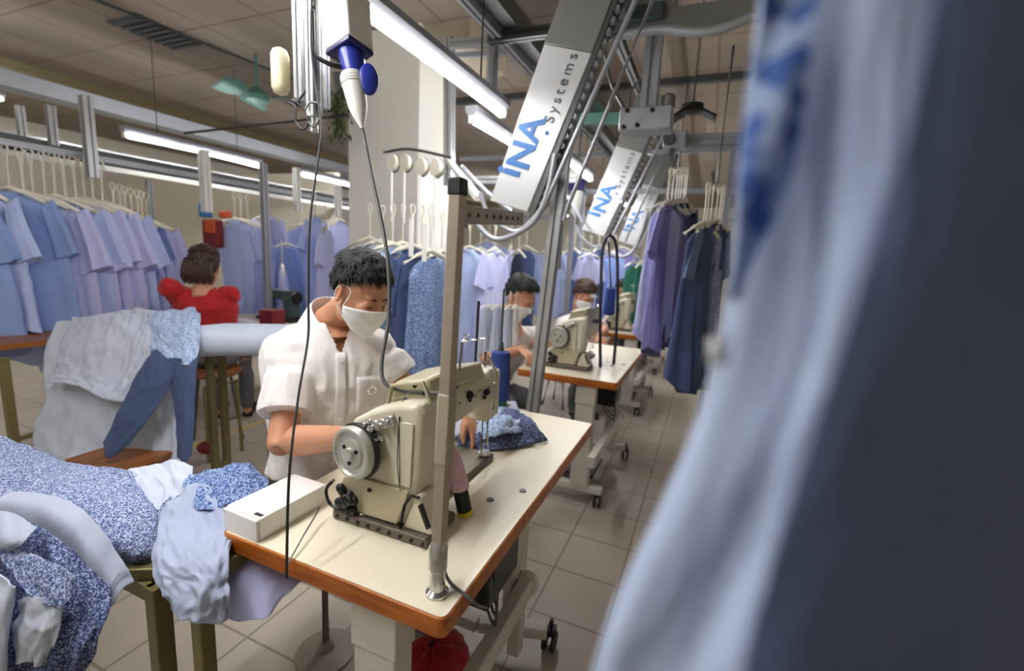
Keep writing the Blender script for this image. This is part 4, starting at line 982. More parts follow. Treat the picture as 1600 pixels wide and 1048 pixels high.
# ================================================================= LEFT FOREGROUND BENCH AND HEAP
t = thing('work_bench', 'low steel legged bench under the heap of printed cloth at lower left', 'bench', (-1.5, .8, 0))
zt = .66
la = at(250, 890, z=zt); 
bt = [at(x, y, z=zt) for x, y in ((250, 888), (190, 790), (-80, 720), (-120, 905))]
part('bench_top', B().prism([p-V((0, 0, .03)) for p in bt], (0, 0, .03)), 'olive_steel', t, .004)
part('leg', B().bar((la.x, la.y-.01, 0), (la.x, la.y-.01, zt-.03), .035, .035), 'olive_steel', t, .003)
part('leg', B().bar((la.x*1.12, la.y*1.12, 0), (la.x*1.12, la.y*1.12, zt-.03), .03, .03), 'olive_steel', t, .003)
part('leg', B().bar((la.x-1.02, la.y, 0), (la.x-1.02, la.y, zt-.03), .035, .035), 'olive_steel', t, .003)
part('leg', B().bar((la.x-.95, la.y+.10, 0), (la.x-.95, la.y+.10, zt-.03), .035, .035), 'olive_steel', t, .003)
part('apron_rail', B().bar((la.x-1.02, la.y-.01, zt-.05), (la.x, la.y-.01, zt-.05), .03, .04).bar((la.x, la.y, zt-.05), (bt[1].x, bt[1].y-.03, zt-.05), .03, .04), 'olive_steel', t, .003)
lb = at(316, 962, z=.62)
t = thing('work_bench', 'narrow rack with an olive steel leg under the draped grey cloth', 'rack', (lb.x, lb.y+.2, 0))
part('leg', B().bar((lb.x, lb.y, 0), (lb.x, lb.y, .70), .032, .032), 'olive_steel', t, .003)
part('leg', B().bar((lb.x*1.2, lb.y*1.2, 0), (lb.x*1.2, lb.y*1.2, .70), .03, .03), 'olive_steel', t, .003)
part('top_rail', B().box((lb.x-.05, lb.y+.10, .70), (.12, .22, .03)), 'olive_steel', t, .003)
part('lower_rail', B().bar((lb.x, lb.y, .18), (lb.x-.05, lb.y+.20, .18), .02, .02), 'olive_steel', t, .003)
def cloth(rows, m, label, amp=.012, freq=9., seed=0, nu=60, nv=80, grp='cloth pieces in the left heap', sharp=.55, thick=.0018, rag=0.):
    rr = [[at(x, y, d=d_) for x, y, d_ in r] for r in rows]
    return solo('cloth_piece', sheet(rr, nu+10, nv+20, amp*.9, freq*1.15, seed, sharp=.6, ragged=.10), m, label, 'cloth', grp, thick=thick)
cloth([[(-80, 655, 1.42), (-10, 680, 1.38), (60, 708, 1.34), (130, 728, 1.29), (205, 742, 1.24), (240, 790, 1.2)],
       [(-80, 720, 1.3), (0, 735, 1.24), (70, 750, 1.20), (150, 770, 1.15), (220, 800, 1.12), (262, 842, 1.10)],
       [(-80, 780, 1.2), (10, 785, 1.14), (80, 790, 1.10), (150, 820, 1.06), (200, 850, 1.05), (240, 868, 1.06)],
       [(-80, 800, 1.18), (10, 792, 1.15), (80, 802, 1.12), (140, 835, 1.06), (172, 865, 1.05), (208, 886, 1.06)]], 'print_dense', 'large blue printed cloth spread over the top of the left heap', .010, 8, 21)
cloth([[(10, 768, 1.10), (70, 772, 1.06), (120, 790, 1.02), (160, 830, .99), (190, 880, .97), (206, 908, .97)],
       [(0, 785, 1.06), (60, 795, 1.01), (110, 822, .97), (145, 862, .95), (172, 905, .94), (186, 935, .94)],
       [(0, 815, 1.05), (50, 825, 1.0), (95, 855, .97), (125, 895, .94), (150, 935, .93), (165, 962, .93)]], 'strip_grey', 'plain pale grey strip curving over the front of the left heap', .006, 8, 31)
cloth([[(-80, 790, 1.05), (0, 795, .98), (60, 820, .95), (110, 860, .93), (150, 905, .92), (168, 930, .92)],
       [(-80, 870, .96), (0, 880, .91), (60, 905, .89), (110, 940, .88), (140, 965, .88), (160, 985, .88)],
       [(-80, 960, .92), (0, 970, .88), (60, 990, .86), (100, 1010, .86), (125, 1020, .87), (148, 1025, .88)],
       [(-80, 1120, .92), (0, 1120, .88), (50, 1110, .87), (90, 1090, .87), (115, 1062, .88), (135, 1045, .88)]], 'print_dark', 'dark printed cloth hanging down at the lower left corner', .014, 10, 41)
cloth([[(-60, 800, .93), (-10, 800, .92), (30, 808, .91), (58, 822, .90)],
       [(-60, 830, .89), (-10, 835, .88), (20, 842, .87), (40, 845, .87)],
       [(-60, 850, .89), (-20, 852, .88), (0, 856, .87), (14, 862, .87)]], 'strip_grey', 'small pale folded flap at the left edge on top of the heap', .003, 12, 51, 24, 40)
cloth([[(0, 850, .885), (60, 870, .875), (120, 900, .865)],
       [(20, 900, .86), (70, 915, .855), (110, 935, .855)],
       [(60, 940, .85), (88, 950, .85), (100, 945, .852)]], 'print_dense', 'printed cloth corner folded back over the heap front', .008, 14, 55, 40, 50)
cloth([[(-60, 890, .88), (-20, 900, .85), (15, 905, .84), (28, 910, .84)],
       [(-60, 960, .87), (-25, 970, .84), (5, 980, .83), (16, 985, .84)],
       [(-60, 1100, .87), (-30, 1090, .84), (0, 1080, .84), (8, 1075, .84)]], 'sheet_cloth', 'plain pale blue cloth peeking from the heap at the left edge', .006, 12, 61, 36, 40)
cloth([[(30, 935, .87), (55, 930, .855), (80, 940, .85), (98, 945, .86)],
       [(25, 985, .86), (50, 985, .84), (72, 990, .84), (88, 998, .85)],
       [(28, 1030, .86), (45, 1035, .85), (60, 1035, .85), (72, 1030, .86)]], 'grey_cloth', 'grey cloth fold hanging between the printed pieces at lower left', .010, 14, 65, 36, 40)
cloth([[(200, 735, 1.26), (235, 732, 1.27), (270, 722, 1.28), (300, 735, 1.27)],
       [(215, 765, 1.20), (250, 760, 1.21), (275, 752, 1.22), (300, 758, 1.22)],
       [(240, 800, 1.16), (258, 795, 1.16), (270, 785, 1.17), (285, 775, 1.18)]], 'sheet_cloth', 'pale plain cloth between the wooden stool and the grey bundle', .012, 14, 71, 40, 50)
cloth([[(265, 775, 1.16), (245, 800, 1.14), (225, 832, 1.10)],
       [(272, 800, 1.12), (258, 825, 1.10), (240, 850, 1.07)],
       [(268, 835, 1.08), (255, 850, 1.06), (235, 870, 1.05)]], 'print_dense', 'small printed corner between the big printed cloth and the grey bundle', .006, 16, 75, 36, 40)
cloth([[(278, 752, 1.24), (310, 742, 1.25), (345, 732, 1.25), (385, 728, 1.25), (418, 748, 1.22)],
       [(290, 775, 1.18), (320, 765, 1.18), (350, 755, 1.19), (385, 752, 1.19), (412, 765, 1.18)],
       [(310, 800, 1.12), (335, 795, 1.12), (358, 790, 1.12), (378, 785, 1.12), (395, 778, 1.13)]], 'print_close', 'blue printed cloth behind the yellow tag and white box', .010, 16, 81, 44, 60)
cloth([[(250, 800, 1.14), (275, 775, 1.17), (305, 758, 1.19), (340, 770, 1.17), (362, 800, 1.12)],
       [(252, 840, 1.06), (275, 825, 1.07), (310, 815, 1.08), (340, 825, 1.07), (358, 840, 1.06)],
       [(240, 885, 1.0), (268, 880, .99), (305, 875, .98), (335, 872, .98), (356, 868, .99)],
       [(258, 930, .97), (275, 925, .95), (308, 920, .93), (335, 918, .94), (356, 912, .96)],
       [(268, 955, .97), (285, 958, .95), (310, 966, .93), (338, 968, .94), (354, 955, .96)]], 'grey_blue', 'crumpled pale grey cloth draped over the narrow rack leg', .016, 13, 91, 70, 70)
cloth([[(352, 862, 1.06), (395, 872, 1.06), (440, 890, 1.06), (478, 905, 1.07)],
       [(350, 910, 1.02), (390, 915, 1.02), (430, 922, 1.03), (468, 912, 1.05)],
       [(356, 965, 1.0), (385, 970, 1.0), (415, 968, 1.0), (440, 935, 1.03)]], 'pale_lilac', 'lilac blue cloth hanging below the left corner of the table', .006, 9, 95, 44, 44, 'cloth pieces in the left heap', .3)
# ================================================================= WOOD STOOL
zs = .45
q = [at(100, 717, z=zs), at(212, 682, z=zs), at(276, 702, z=zs), at(205, 740, z=zs)]
cx = sum(q, V())/4
t = thing('wooden_stool', 'brown wooden plank stool in front of the white draped table', 'stool', (cx.x, cx.y, 0))
for k in range(3):
    f0, f1 = k/3+.006, (k+1)/3-.006
    qq = [q[0].lerp(q[3], f0), q[1].lerp(q[2], f0), q[1].lerp(q[2], f1), q[0].lerp(q[3], f1)]
    part('seat_plank', B().loft([[p-V((0, 0, .03)) for p in qq], qq]), 'stool_wood', t, .003)
for p in q:
    pp = p.lerp(cx, .12); part('leg', B().bar((pp.x, pp.y, 0), (pp.x, pp.y, zs-.03), .03, .03), 'olive_steel', t)
part('stretcher', B().bar(V((q[0].lerp(cx, .12).x, q[0].lerp(cx, .12).y, .12)), V((q[1].lerp(cx, .12).x, q[1].lerp(cx, .12).y, .12)), .02, .02), 'olive_steel', t)
# ================================================================= DRAPED IRONING TABLE
t = thing('ironing_table', 'white padded ironing table running behind the man with steel legs', 'ironing table', at(280, 540, z=0))
A = at(290, 520, z=.98); Bq = at(452, 522, z=.98)
d_ = (Bq-A).normalized(); n_ = V((-d_.y, d_.x, 0))
ln = (Bq-A).length
rings = []
for i in range(24):
    f = i/23; c = A+d_*ln*f; w = .15*min(1, .45+f*2.5)
    rings.append([c + n_*(w+w*math.cos(a*2*PI/24)) + V((0, 0, -.055+.075*math.copysign(abs(math.sin(a*2*PI/24))**.6, math.sin(a*2*PI/24)))) for a in range(24)])
part('padded_top', B().loft(rings), 'sheet_cloth', t)
for f in (.12, .72):
    c = A+d_*ln*f+n_*.10; o = A+d_*ln*f+n_*.25
    lg = B().bar((c.x, c.y, 0), (c.x, c.y, .88), .03, .03).bar((o.x, o.y, 0), (o.x, o.y, .88), .03, .03).bar((c.x, c.y, .25), (o.x, o.y, .25), .02, .02)
    part('leg_frame', lg, 'olive_steel', t)
c = A+d_*ln*.66+n_*.12
a = at(322, 640, d=2.9); b = at(375, 632, d=3.1)
t = thing('metal_stool', 'thin dark steel frame stool standing under the ironing table', 'stool', (a.x, a.y, 0))
g = B()
p1 = [V((a.x, a.y, 0)), V((a.x, a.y, .5)), V((b.x, b.y, .5)), V((b.x, b.y, 0))]
g.tube(p1[:2], .012, 8).tube([V((b.x-.03, b.y, .5)), p1[3]], .012, 8).tube([V((a.x, a.y, .22)), V((b.x, b.y, .26))], .01, 8).tube(p1[1:3], .012, 8)
part('frame_tube', g, 'olive_steel', t)
part('foot_knob', B().ell((a.x-.02, a.y, .10), (.06, .05, .04)), 'deep_red', t)
# cloth draped on the ironing table
def cl(rows, m, label, **k): return cloth(rows, m, label, grp='cloth on the ironing table', **k)
cl([[(100, 500, 2.45), (150, 492, 2.42), (200, 488, 2.38), (250, 486, 2.36), (300, 492, 2.34)],
    [(78, 560, 2.32), (130, 540, 2.28), (190, 530, 2.24), (245, 528, 2.22), (300, 535, 2.22)],
    [(66, 620, 2.26), (125, 620, 2.18), (190, 620, 2.14), (245, 620, 2.14), (296, 625, 2.16)],
    [(46, 670, 2.24), (110, 690, 2.14), (180, 700, 2.10), (245, 705, 2.10), (290, 705, 2.12)],
    [(60, 712, 2.2), (110, 740, 2.10), (180, 760, 2.06), (245, 760, 2.06), (292, 730, 2.10)]], 'grey_cloth', 'large pale grey sheet draped to the floor over the left end of the ironing table', amp=.022, freq=4, seed=101, nu=60, nv=70)
cl([[(112, 500, 2.40), (160, 490, 2.36), (210, 487, 2.33), (245, 488, 2.30)],
    [(95, 545, 2.26), (150, 530, 2.20), (205, 530, 2.16), (240, 535, 2.14)],
    [(80, 580, 2.20), (130, 585, 2.14), (185, 590, 2.10), (228, 580, 2.08)],
    [(70, 598, 2.18), (120, 600, 2.10), (165, 622, 2.06), (205, 632, 2.04)]], 'ice_grey', 'white printed shirt piece lying over the sheet on the ironing table', amp=.016, freq=8, seed=103, nu=50, nv=50)
cl([[(232, 490, 2.30), (265, 485, 2.30), (300, 483, 2.30), (312, 490, 2.30)],
    [(225, 515, 2.20), (255, 515, 2.16), (288, 512, 2.14), (312, 515, 2.15)],
    [(235, 545, 2.12), (262, 550, 2.08), (290, 552, 2.06), (310, 550, 2.08)],
    [(250, 556, 2.10), (268, 566, 2.05), (292, 572, 2.03), (308, 565, 2.05)]], 'print_soft', 'blue speckled cloth bunched on the corner of the ironing table', amp=.016, freq=11, seed=105, nu=44, nv=50)
cl([[(240, 548, 2.06), (262, 556, 2.03), (285, 562, 2.02)],
    [(212, 590, 2.02), (235, 600, 1.99), (262, 605, 1.99)],
    [(185, 645, 1.98), (205, 655, 1.96), (232, 655, 1.97)],
    [(158, 700, 1.96), (178, 706, 1.94), (205, 690, 1.95)]], 'chambray_dark', 'dark blue trouser leg slanting down left from the ironing table corner', amp=.010, freq=10, seed=107, nu=50, nv=30)
cl([[(266, 560, 2.03), (288, 566, 2.0), (309, 562, 2.02)],
    [(268, 600, 2.0), (286, 606, 1.97), (306, 600, 1.99)],
    [(274, 660, 1.96), (288, 664, 1.94), (304, 655, 1.96)],
    [(277, 716, 1.93), (288, 722, 1.92), (300, 716, 1.93)]], 'chambray_dark', 'dark blue trouser leg hanging straight down from the ironing table corner', amp=.008, freq=10, seed=109, nu=50, nv=30)
# far left dark frame
a = at(10, 600, d=2.3)
t = thing('steel_table', 'dark steel table frame at the left edge behind the heap', 'table', (a.x, a.y, 0))
part('leg', B().bar((a.x, a.y, 0), (a.x, a.y, .78), .035, .035), 'olive_steel', t)
part('top_panel', B().box((a.x-.72, a.y+.2, .80), (1.1, .5, .03)), 'stool_wood', t, .003)
part('side_rail', B().bar((a.x, a.y, .35), (a.x-.1, a.y+.45, .35), .02, .02), 'olive_steel', t)
# background clutter at the red worker's table
a = at(395, 478, d=3.6)
t = thing('work_table', 'distant table edge with machines beyond the ironing table', 'table', (a.x, a.y, 0))
part('table_top', B().box((a.x-.55, a.y+.3, a.z-.16), (1.7, .6, .03)), 'laminate', t, .003)
part('table_leg', B().box((a.x+.2, a.y+.3, (a.z-.17)/2), (.06, .3, a.z-.17)), 'stand_paint', t)
part('table_leg', B().box((a.x-1.2, a.y+.3, (a.z-.17)/2), (.06, .3, a.z-.17)), 'stand_paint', t)
zb = a.z-.145
t = thing('sewing_machine', 'small dark sewing machine right of the woman in red', 'sewing machine', (a.x-.05, a.y+.3, zb))
c = V((a.x-.05, a.y+.3, zb))
part('bed', B().box(c+V((0, 0, .015)), (.4, .17, .03)), 'black_metal', t, .004)
part('machine_column', B().loft([[c+V((x, y, z)) for x, y in ((.08, -.05), (.17, -.05), (.17, .05), (.08, .05))] for z in (.03, .2)]), 'motor_teal', t, .008)
part('arm', B().bar(c+V((-.16, 0, .22)), c+V((.17, 0, .22)), .08, .08), 'motor_teal', t, .012)
part('needle_head', B().box(c+V((-.14, 0, .14)), (.06, .07, .12)), 'black_metal', t, .01)
part('handwheel', B().lathe(c+V((.18, 0, .20)), [(.03, 0), (.05, .004), (.05, .02), (.03, .024)], axis=V((1, 0, 0))), 'black_metal', t)
c = at(425, 480, d=3.5); solo('storage_box', B().box(V((c.x, c.y, zb+.07)), (.14, .12, .14)), 'deep_red', 'dark red box on the distant table left of the man\'s ear', 'box', bevel=.006)
c = at(378, 486, d=3.4); solo('cloth_piece', B().ell(V((c.x, c.y, zb+.03)), (.14, .09, .04), seg=24, rings=12), 'grey_cloth', 'small pale cloth lump on the distant table beside the woman in red', 'cloth')
# shelf items: red and orange bags at the pole
c = at(333, 365, d=4.0)
t = thing('hanging_bag', 'dark red bag hanging above the woman in red', 'bag', c)
part('bag_body', B().box(c, (.17, .09, .24)), 'deep_red', t, .02); part('bag_flap', B().box(c+V((.03, -.045, .06)), (.12, .02, .11)), 'orange_plastic', t, .008)
c = at(321, 328, d=3.9); solo('hanging_bag', B().box(c, (.10, .06, .12)), 'logo_blue', 'small blue pouch at the foot of the bright white post', 'bag', bevel=.01)
c = at(352, 335, d=4.1); solo('hanging_bag', B().box(c, (.10, .06, .06)), 'orange_plastic', 'small orange tray above the dark red bag', 'tray', bevel=.01)
for k, (px, py) in enumerate(((397, 388), (440, 390), (462, 390))):
    c = at(px, py, d=9.0); solo('wall_shelf', B().box(c, (.35, .1, .05)), 'stool_wood', 'short dark wall shelf %s from the left at the far wall' % ORD[k], 'shelf', 'short far shelves')
# partition wall behind the left area
c = at(250, 400, d=6.5)
struct('wall_partition', B().box((c.x-.2, c.y+.9, 1.2), (5.2, .08, 2.4)), 'partition_paint')
# ================================================================= PEOPLE
def basis(f, u):
    f = V(f).normalized(); s = V(u).cross(f).normalized(); u = f.cross(s).normalized()   # s = the person's left
    return f, s, u
def person(name, label, P):
    """P: head, f (face direction), neck, tf (chest direction), sh, el, wr (right, left), pelvis, knees, feet ..."""
    t = thing(name, label, 'person', V((P['pelvis'][0], P['pelvis'][1], 0)))
    S0 = P.get('s', 1.0); S = P.get('hs', S0); hc = V(P['head']); f, s, u = basis(P['f'], P.get('u', (0, 0, 1)))
    RM = Matrix((f, s, u)).transposed()
    S1 = S
    hp = lambda a, b, c: hc + f*a*S1 + s*b*S1 + u*c*S1
    E = lambda g, a, b, c, r, R=RM, sg=18, rg=12: g.ell(hp(a, b, c), (r[0]*S, r[1]*S, r[2]*S), R, sg, rg)
    g = B()
    E(g, -.012, 0, .035, (.098, .077, .092), sg=28, rg=18); E(g, .022, 0, -.025, (.070, .066, .088), sg=24, rg=16)
    E(g, .052, 0, -.095, (.036, .036, .028)); E(g, .040, 0, -.07, (.046, .05, .045))
    for k in (-1, 1):
        E(g, .010, k*.050, -.062, (.034, .020, .040)); E(g, .064, k*.036, -.022, (.024, .026, .026))
        E(g, .078, k*.026, .030, (.016, .028, .010)); E(g, .079, k*.030, .006, (.013, .019, .012))
        # ear
        ec = hp(-.008, k*.078, -.004); er = basis(f*.9+s*k*.45, u)
        ER = Matrix(er).transposed()
        g.tube([ec + er[0]*(math.cos(a)*.018*S*(1 if math.sin(a) > 0 else .7)) + er[2]*(math.sin(a)*.030*S) + er[1]*k*(.006*S) for a in [i*2*PI/14 for i in range(15)]], .0055*S, 8)
        g.ell(ec, (.017*S, .005*S, .026*S), ER, 14, 10)
        E(g, .102, k*.012, -.034, (.010, .009, .008))
    g.tube([hp(.088, 0, .030), hp(.100, 0, .0), hp(.116, 0, -.026), hp(.104, 0, -.040)], [.009*S, .010*S, .013*S, .009*S], 12)
    E(g, .088, 0, -.066, (.013, .024, .007)); E(g, .088, 0, -.076, (.012, .020, .007))
    SH = S; S = S0
    nk = V(P['neck']); tf = V(P['tf']).normalized(); pel = V(P['pelvis'])
    g.tube([hp(-.030, 0, -.03), hp(-.03, 0, -.07), nk.lerp(hp(-.03, 0, -.07), .45), nk, nk-V((0, 0, .05))], [.055*SH, .055*SH, .054*SH, .056*S, .08*S], 18)
    up_t = (nk-pel).normalized(); tf2, ts, tu = basis(tf - up_t*tf.dot(up_t), up_t)   # ts = left
    def torso(gg, k, ex, qmin=-1):
        h = (nk-pel).length; rings = []
        for q, w, d_, fo in ((-.04, .150, .10, 0), (.1, .155, .105, .0), (.18, .162, .112, .0), (.3, .145, .098, .005), (.5, .160, .108, .012), (.68, .178, .115, .012), (.80, .182, .108, .0), (.88, .170, .085, -.004), (.94, .115, .065, -.005), (.985, .066, .052, 0)):
            if q < qmin: continue
            c = pel.lerp(nk, q) + tf2*fo*S
            rings.append([c + ts*math.cos(a*2*PI/32)*(w*k*S+ex) + tf2*math.sin(a*2*PI/32)*(d_*k*S+ex) for a in range(32)])
        gg.loft(rings)
    torso(g, .90, -.006)
    for k in (0, 1):
        sh, el, wr = V(P['sh'][k]), V(P['el'][k]), V(P['wr'][k])
        g.limb(nk.lerp(sh, .35)-V((0, 0, .03)), sh-V((0, 0, .008)), .040*S, .044*S); g.limb(sh-V((0, 0, .008)), el, .044*S, .037*S)
        d1 = (wr-el); g.tube([el, el+d1*.25, el+d1*.6, wr], [.038*S, .041*S, .034*S, .025*S], 14); g.ell(wr, (.025*S,)*3)
        # hand
        hd = V(P['hd'][k]).normalized(); pn = V(P['pn'][k]); pn = (pn-hd*pn.dot(hd)).normalized(); sd = hd.cross(pn)  # pn = palm facing
        if k == 1: sd = -sd
        # sd points to the thumb side
        HM3 = Matrix((hd, sd, pn)).transposed(); pc = wr+hd*.050*S
        g.ell(pc, (.052*S, .040*S, .016*S), HM3, 20, 12)
        if P.get('fingers', True):
            for i, (o, ln_) in enumerate(((.030, .070), (.010, .078), (-.010, .073), (-.029, .058))):
                p0 = wr+hd*.080*S+sd*o*S; dv = (hd+sd*o*2.2).normalized(); pts = [p0-dv*.02]; r_ = [.0095*S]; c = P.get('curl', .45)
                p = p0; pts.append(p); r_.append(.0092*S); ang = .12
                for j, sg in enumerate((.46, .31, .23)):
                    ang += c*(.7+.12*i); dd = dv*math.cos(ang)+pn*math.sin(ang); p = p+dd*ln_*sg*S; pts.append(p); r_.append((.0088, .0080, .0062)[j]*S)
                g.tube(pts, r_, 10); g.ell(pts[-1], (.0064*S,)*3, seg=8, rings=6)
            tb = [wr+hd*.018*S+sd*.018*S, wr+hd*.042*S+sd*.044*S+pn*.006*S, wr+hd*.068*S+sd*.056*S+pn*.018*S, wr+hd*.088*S+sd*.056*S+pn*.026*S]
            g.tube(tb, [.014*S, .0125*S, .0105*S, .008*S], 10); g.ell(tb[-1], (.008*S,)*3, seg=8, rings=6)
    # legs (seated)
    for k in (0, 1):
        hip = pel + ts*(-.08 if k == 0 else .08)*S - V((0, 0, .03)); kn = V(P['kn'][k]); ft = V(P['ft'][k])
        g.limb(hip, kn, .075*S, .052*S); g.limb(kn, ft, .050*S, .034*S)
    body_me = fuse(g, P.get('vox', .005), 5); body = part('body', body_me, P.get('skin', 'skin'), t)
    bvh = bvh_of(body_me)
    # ---- shirt
    g = B(); torso(g, 1.03, .010, P.get('hem', -1))
    for k in (0, 1):
        sh, el = V(P['sh'][k]), V(P['el'][k]); g.limb(nk.lerp(sh, .25)-V((0, 0, .045)), sh-V((0, 0, .010)), .060*S, .063*S)
        q = P.get('sleeve', .72); e = sh.lerp(el, q); dv = (el-sh).normalized()
        g.tube([sh-dv*.01-V((0, 0, .008)), sh.lerp(e, .5), e], [.063*S, .066*S, .070*S], 22)
        if q > .9: g.limb(el, V(P['wr'][k]).lerp(el, .1), .052*S, .036*S)
    sm = fuse(g, P.get('vox', .005)*1.15, P.get('sms', 14), .7)
    gvec = V((3.1, 1.7, 2.2))
    def wr_fn(c):
        a = fnoise((c.x*1.0+c.z*.5, c.y, c.z*.75), 9, 3); b = 1-abs(fnoise((c.x+c.z*.6, c.y-c.z*.3, c.z*.5), 11, 8))*2.5
        return .005*a + .005*b*P.get('wrk', 1)
    displace(sm, wr_fn)
    bm = bmesh.new(); bm.from_mesh(sm); kill = []
    for fc in bm.faces:
        c = fc.calc_center_median()-nk; a, b_, h = c.dot(tf2), c.dot(ts), c.dot(tu)
        if a > -.02 and h > -P.get('vneck', .12)*S and abs(b_) < .006+(h+P.get('vneck', .12)*S)*.42 and h < .08: kill.append(fc)
        elif h > -.012 and math.hypot(a, b_) < .064*S: kill.append(fc)
    bmesh.ops.delete(bm, geom=kill, context='FACES'); bm.to_mesh(sm); bm.free()
    shirt = part('shirt', sm, P['shirt'], t); sb = bvh_of(sm)
    def onshirt(b_, h, lift=.004):
        o = nk + ts*b_ + tu*h + tf2*.5; hit = sb.ray_cast(o, -tf2)
        return (hit[0] + tf2*lift) if hit[0] else (nk + ts*b_ + tu*h + tf2*.11)
    if P.get('detail', 0):
        vn = P.get('vneck', .12)
        for k in (-1, 1):   # collar wings
            rws = []
            for i in range(14):
                f_ = i/13; a = PI/2*(-1) + k*0 + 0
                ang = -PI/2 + k*(f_*2.55); top = nk + (ts*math.cos(ang)*.066 + tf2*(math.sin(ang)*.060+.008))*S + tu*(.062-.090*f_*f_)
                out = nk + (ts*math.cos(ang)*(.094+.012*f_) + tf2*math.sin(ang)*(.080+.022*f_))*S + tu*(.004-.095*f_*f_)
                rws += [top, top.lerp(out, .35)+tu*.006, top.lerp(out, .7)+tu*.002, out]
            part('collar', B().grid(rws, 14, 4), P['shirt'], shirt, thick=.002)
        # placket, buttons, pocket
        pk = []
        for i in range(22):
            h = -vn-.005-(.36)*i/21; pk += [onshirt(b, h, .003) for b in (-.016, -.008, .008, .016)]
        part('placket', B().grid(pk, 22, 4), P['shirt'], shirt, thick=.002)
        g = B()
        for i in range(4):
            c = onshirt(0, -vn-.03-.085*i, .006); g.lathe(c, [(.005, 0), (.005, .002), (.003, .0025)], axis=tf2, seg=14)
        part('button', g, 'white_plastic', shirt)
        for sgn, nm in ((1, 'pocket'),):
            pq = [onshirt(sgn*(.045+.10*j/8), -.16-.11*i/8 if sgn > 0 else -.115-.012*i/8, .003) for i in range(9) for j in range(9)]
            part(nm, B().grid(pq, 9, 9), P['shirt'], shirt, thick=.0015)
        lg = B()
        for k in range(8):
            a = k*2*PI/8; lg.lathe(onshirt(.095+.013*math.cos(a), -.205+.011*math.sin(a), .006), [(.0035, 0), (.002, .0015)], axis=tf2, seg=8)
        part('embroidered_emblem', lg, 'card_white', shirt)
        for k in (0, 1):   # sleeve hems
            sh, el = V(P['sh'][k]), V(P['el'][k]); e = sh.lerp(el, P.get('sleeve', .72)); dv = (el-sh).normalized()
            part('sleeve_hem', B().lathe(e-dv*.022, [(.0685, -.002), (.0715, 0), (.0725, .022), (.070, .024), (.055, .020)], axis=dv, seg=40, cap=False), P['shirt'], shirt)
    # ---- trousers
    g = B(); h = (nk-pel).length; rings = []
    for q, w in ((-.12, .13), (-.06, .168), (.05, .165), (.16, .160), (.25, .148)):
        c = pel.lerp(nk, q); rings.append([c+ts*math.cos(a*2*PI/28)*w*S+tf2*math.sin(a*2*PI/28)*w*.72*S for a in range(28)])
    g.loft(rings)
    for k in (0, 1):
        hip = pel + ts*(-.08 if k == 0 else .08)*S - V((0, 0, .03)); kn = V(P['kn'][k]); ft = V(P['ft'][k])
        g.limb(hip, kn, .090*S, .068*S); g.limb(kn, ft+(kn-ft)*.1, .066*S, .050*S)
    tm = fuse(g, .008, 4); displace(tm, lambda c: .006*fnoise(c, 10, 2)); part('trousers', tm, P.get('trou', 'trouser_grey'), t)
    g = B()
    for k in (0, 1):
        ft = V(P['ft'][k]); g.ell(ft+tf2*.06-V((0, 0, .03)), (.045, .045, .035)); g.tube([ft-tf2*.02-V((0, 0, .025)), ft+tf2*.17-V((0, 0, .04))], [.042, .035], 12, flat=.8)
    part('shoes', fuse(g, .008, 3), 'black_rubber', t)
    # ---- hair
    hr = B(); r_ = random.Random(P.get('seed', 1)); hs = P.get('hair', 'short'); hm = P.get('hairmat', 'hair')
    def inside(d_):   # d_ in head frame
        a, b_, c = d_
        if hs == 'short': lim = -.42 if a < -.25 else (.02 if a < .15 else (.25+ (a-.15)*.55))
        else: lim = -.9 if a < 0 else (.05 if a < .2 else .1+(a-.2)*.55)
        return c > lim + .05*math.sin(9*b_+3*a)
    NA, NB = 48, 96; vs = {}
    def surf(th, ph, lift):
        d_ = (math.sin(th)*math.cos(ph), math.sin(th)*math.sin(ph), math.cos(th))
        n_ = fnoise(d_, 3.5, P.get('seed', 1))*.010
        k = 1.0+lift
        vol = P.get('vol', .012)+(.012 if d_[2] > .5 else 0)
        return d_, hp(-.012+d_[0]*(.098+vol+n_)*k, d_[1]*(.077+vol*.9+n_)*k, .035+d_[2]*(.092+vol+n_)*k)
    idx = {}; vv = []; ff = []
    for i in range(NA):
        for j in range(NB):
            th = .02+i/(NA-1)*2.3; ph = j/NB*2*PI; d_, p = surf(th, ph, 0); idx[i, j] = (len(vv), inside(d_)); vv.append(p)
    for i in range(NA-1):
        for j in range(NB):
            q = [idx[i, j], idx[i, (j+1) % NB], idx[i+1, (j+1) % NB], idx[i+1, j]]
            if all(x[1] for x in q): ff.append(tuple(x[0] for x in q))
    hr.add(vv, ff); hb = part('hair', hr, hm, t, thick=.010*S)
    tf_ = B(); n_t = P.get('tufts', 500); made = 0
    while made < n_t:
        th = math.acos(1-2*r_.random()); ph = r_.random()*2*PI; d_, p = surf(th, ph, 0)
        if not inside(d_) or th > 2.2: continue
        made += 1; o = (p-hp(-.012, 0, .035)).normalized(); down = (-u*.8+f*.75*(1 if d_[0] > -.1 else -.3)+V((r_.uniform(-.4, .4), r_.uniform(-.4, .4), r_.uniform(-.3, .3))))
        tg = (down-o*down.dot(o)).normalized(); l = r_.uniform(.018, .032)*S*(1.2 if d_[2] > .4 else .8)
        b0 = p-o*.003; mid = b0+tg*l*.5+o*.007*S; tip = b0+tg*l+o*r_.uniform(.0, .012)*S; sd = o.cross(tg)*.0028*S
        tf_.add([b0-sd, b0+sd, mid+sd*.8, mid-sd*.8, tip], [(0, 1, 2, 3), (3, 2, 4)])
    part('hair_strands', tf_, hm, hb, smooth=True)
    if hs == 'bun':
        part('hair_bun', B().ell(hp(-.115, 0, .05), (.04*S, .045*S, .045*S)), hm, hb)
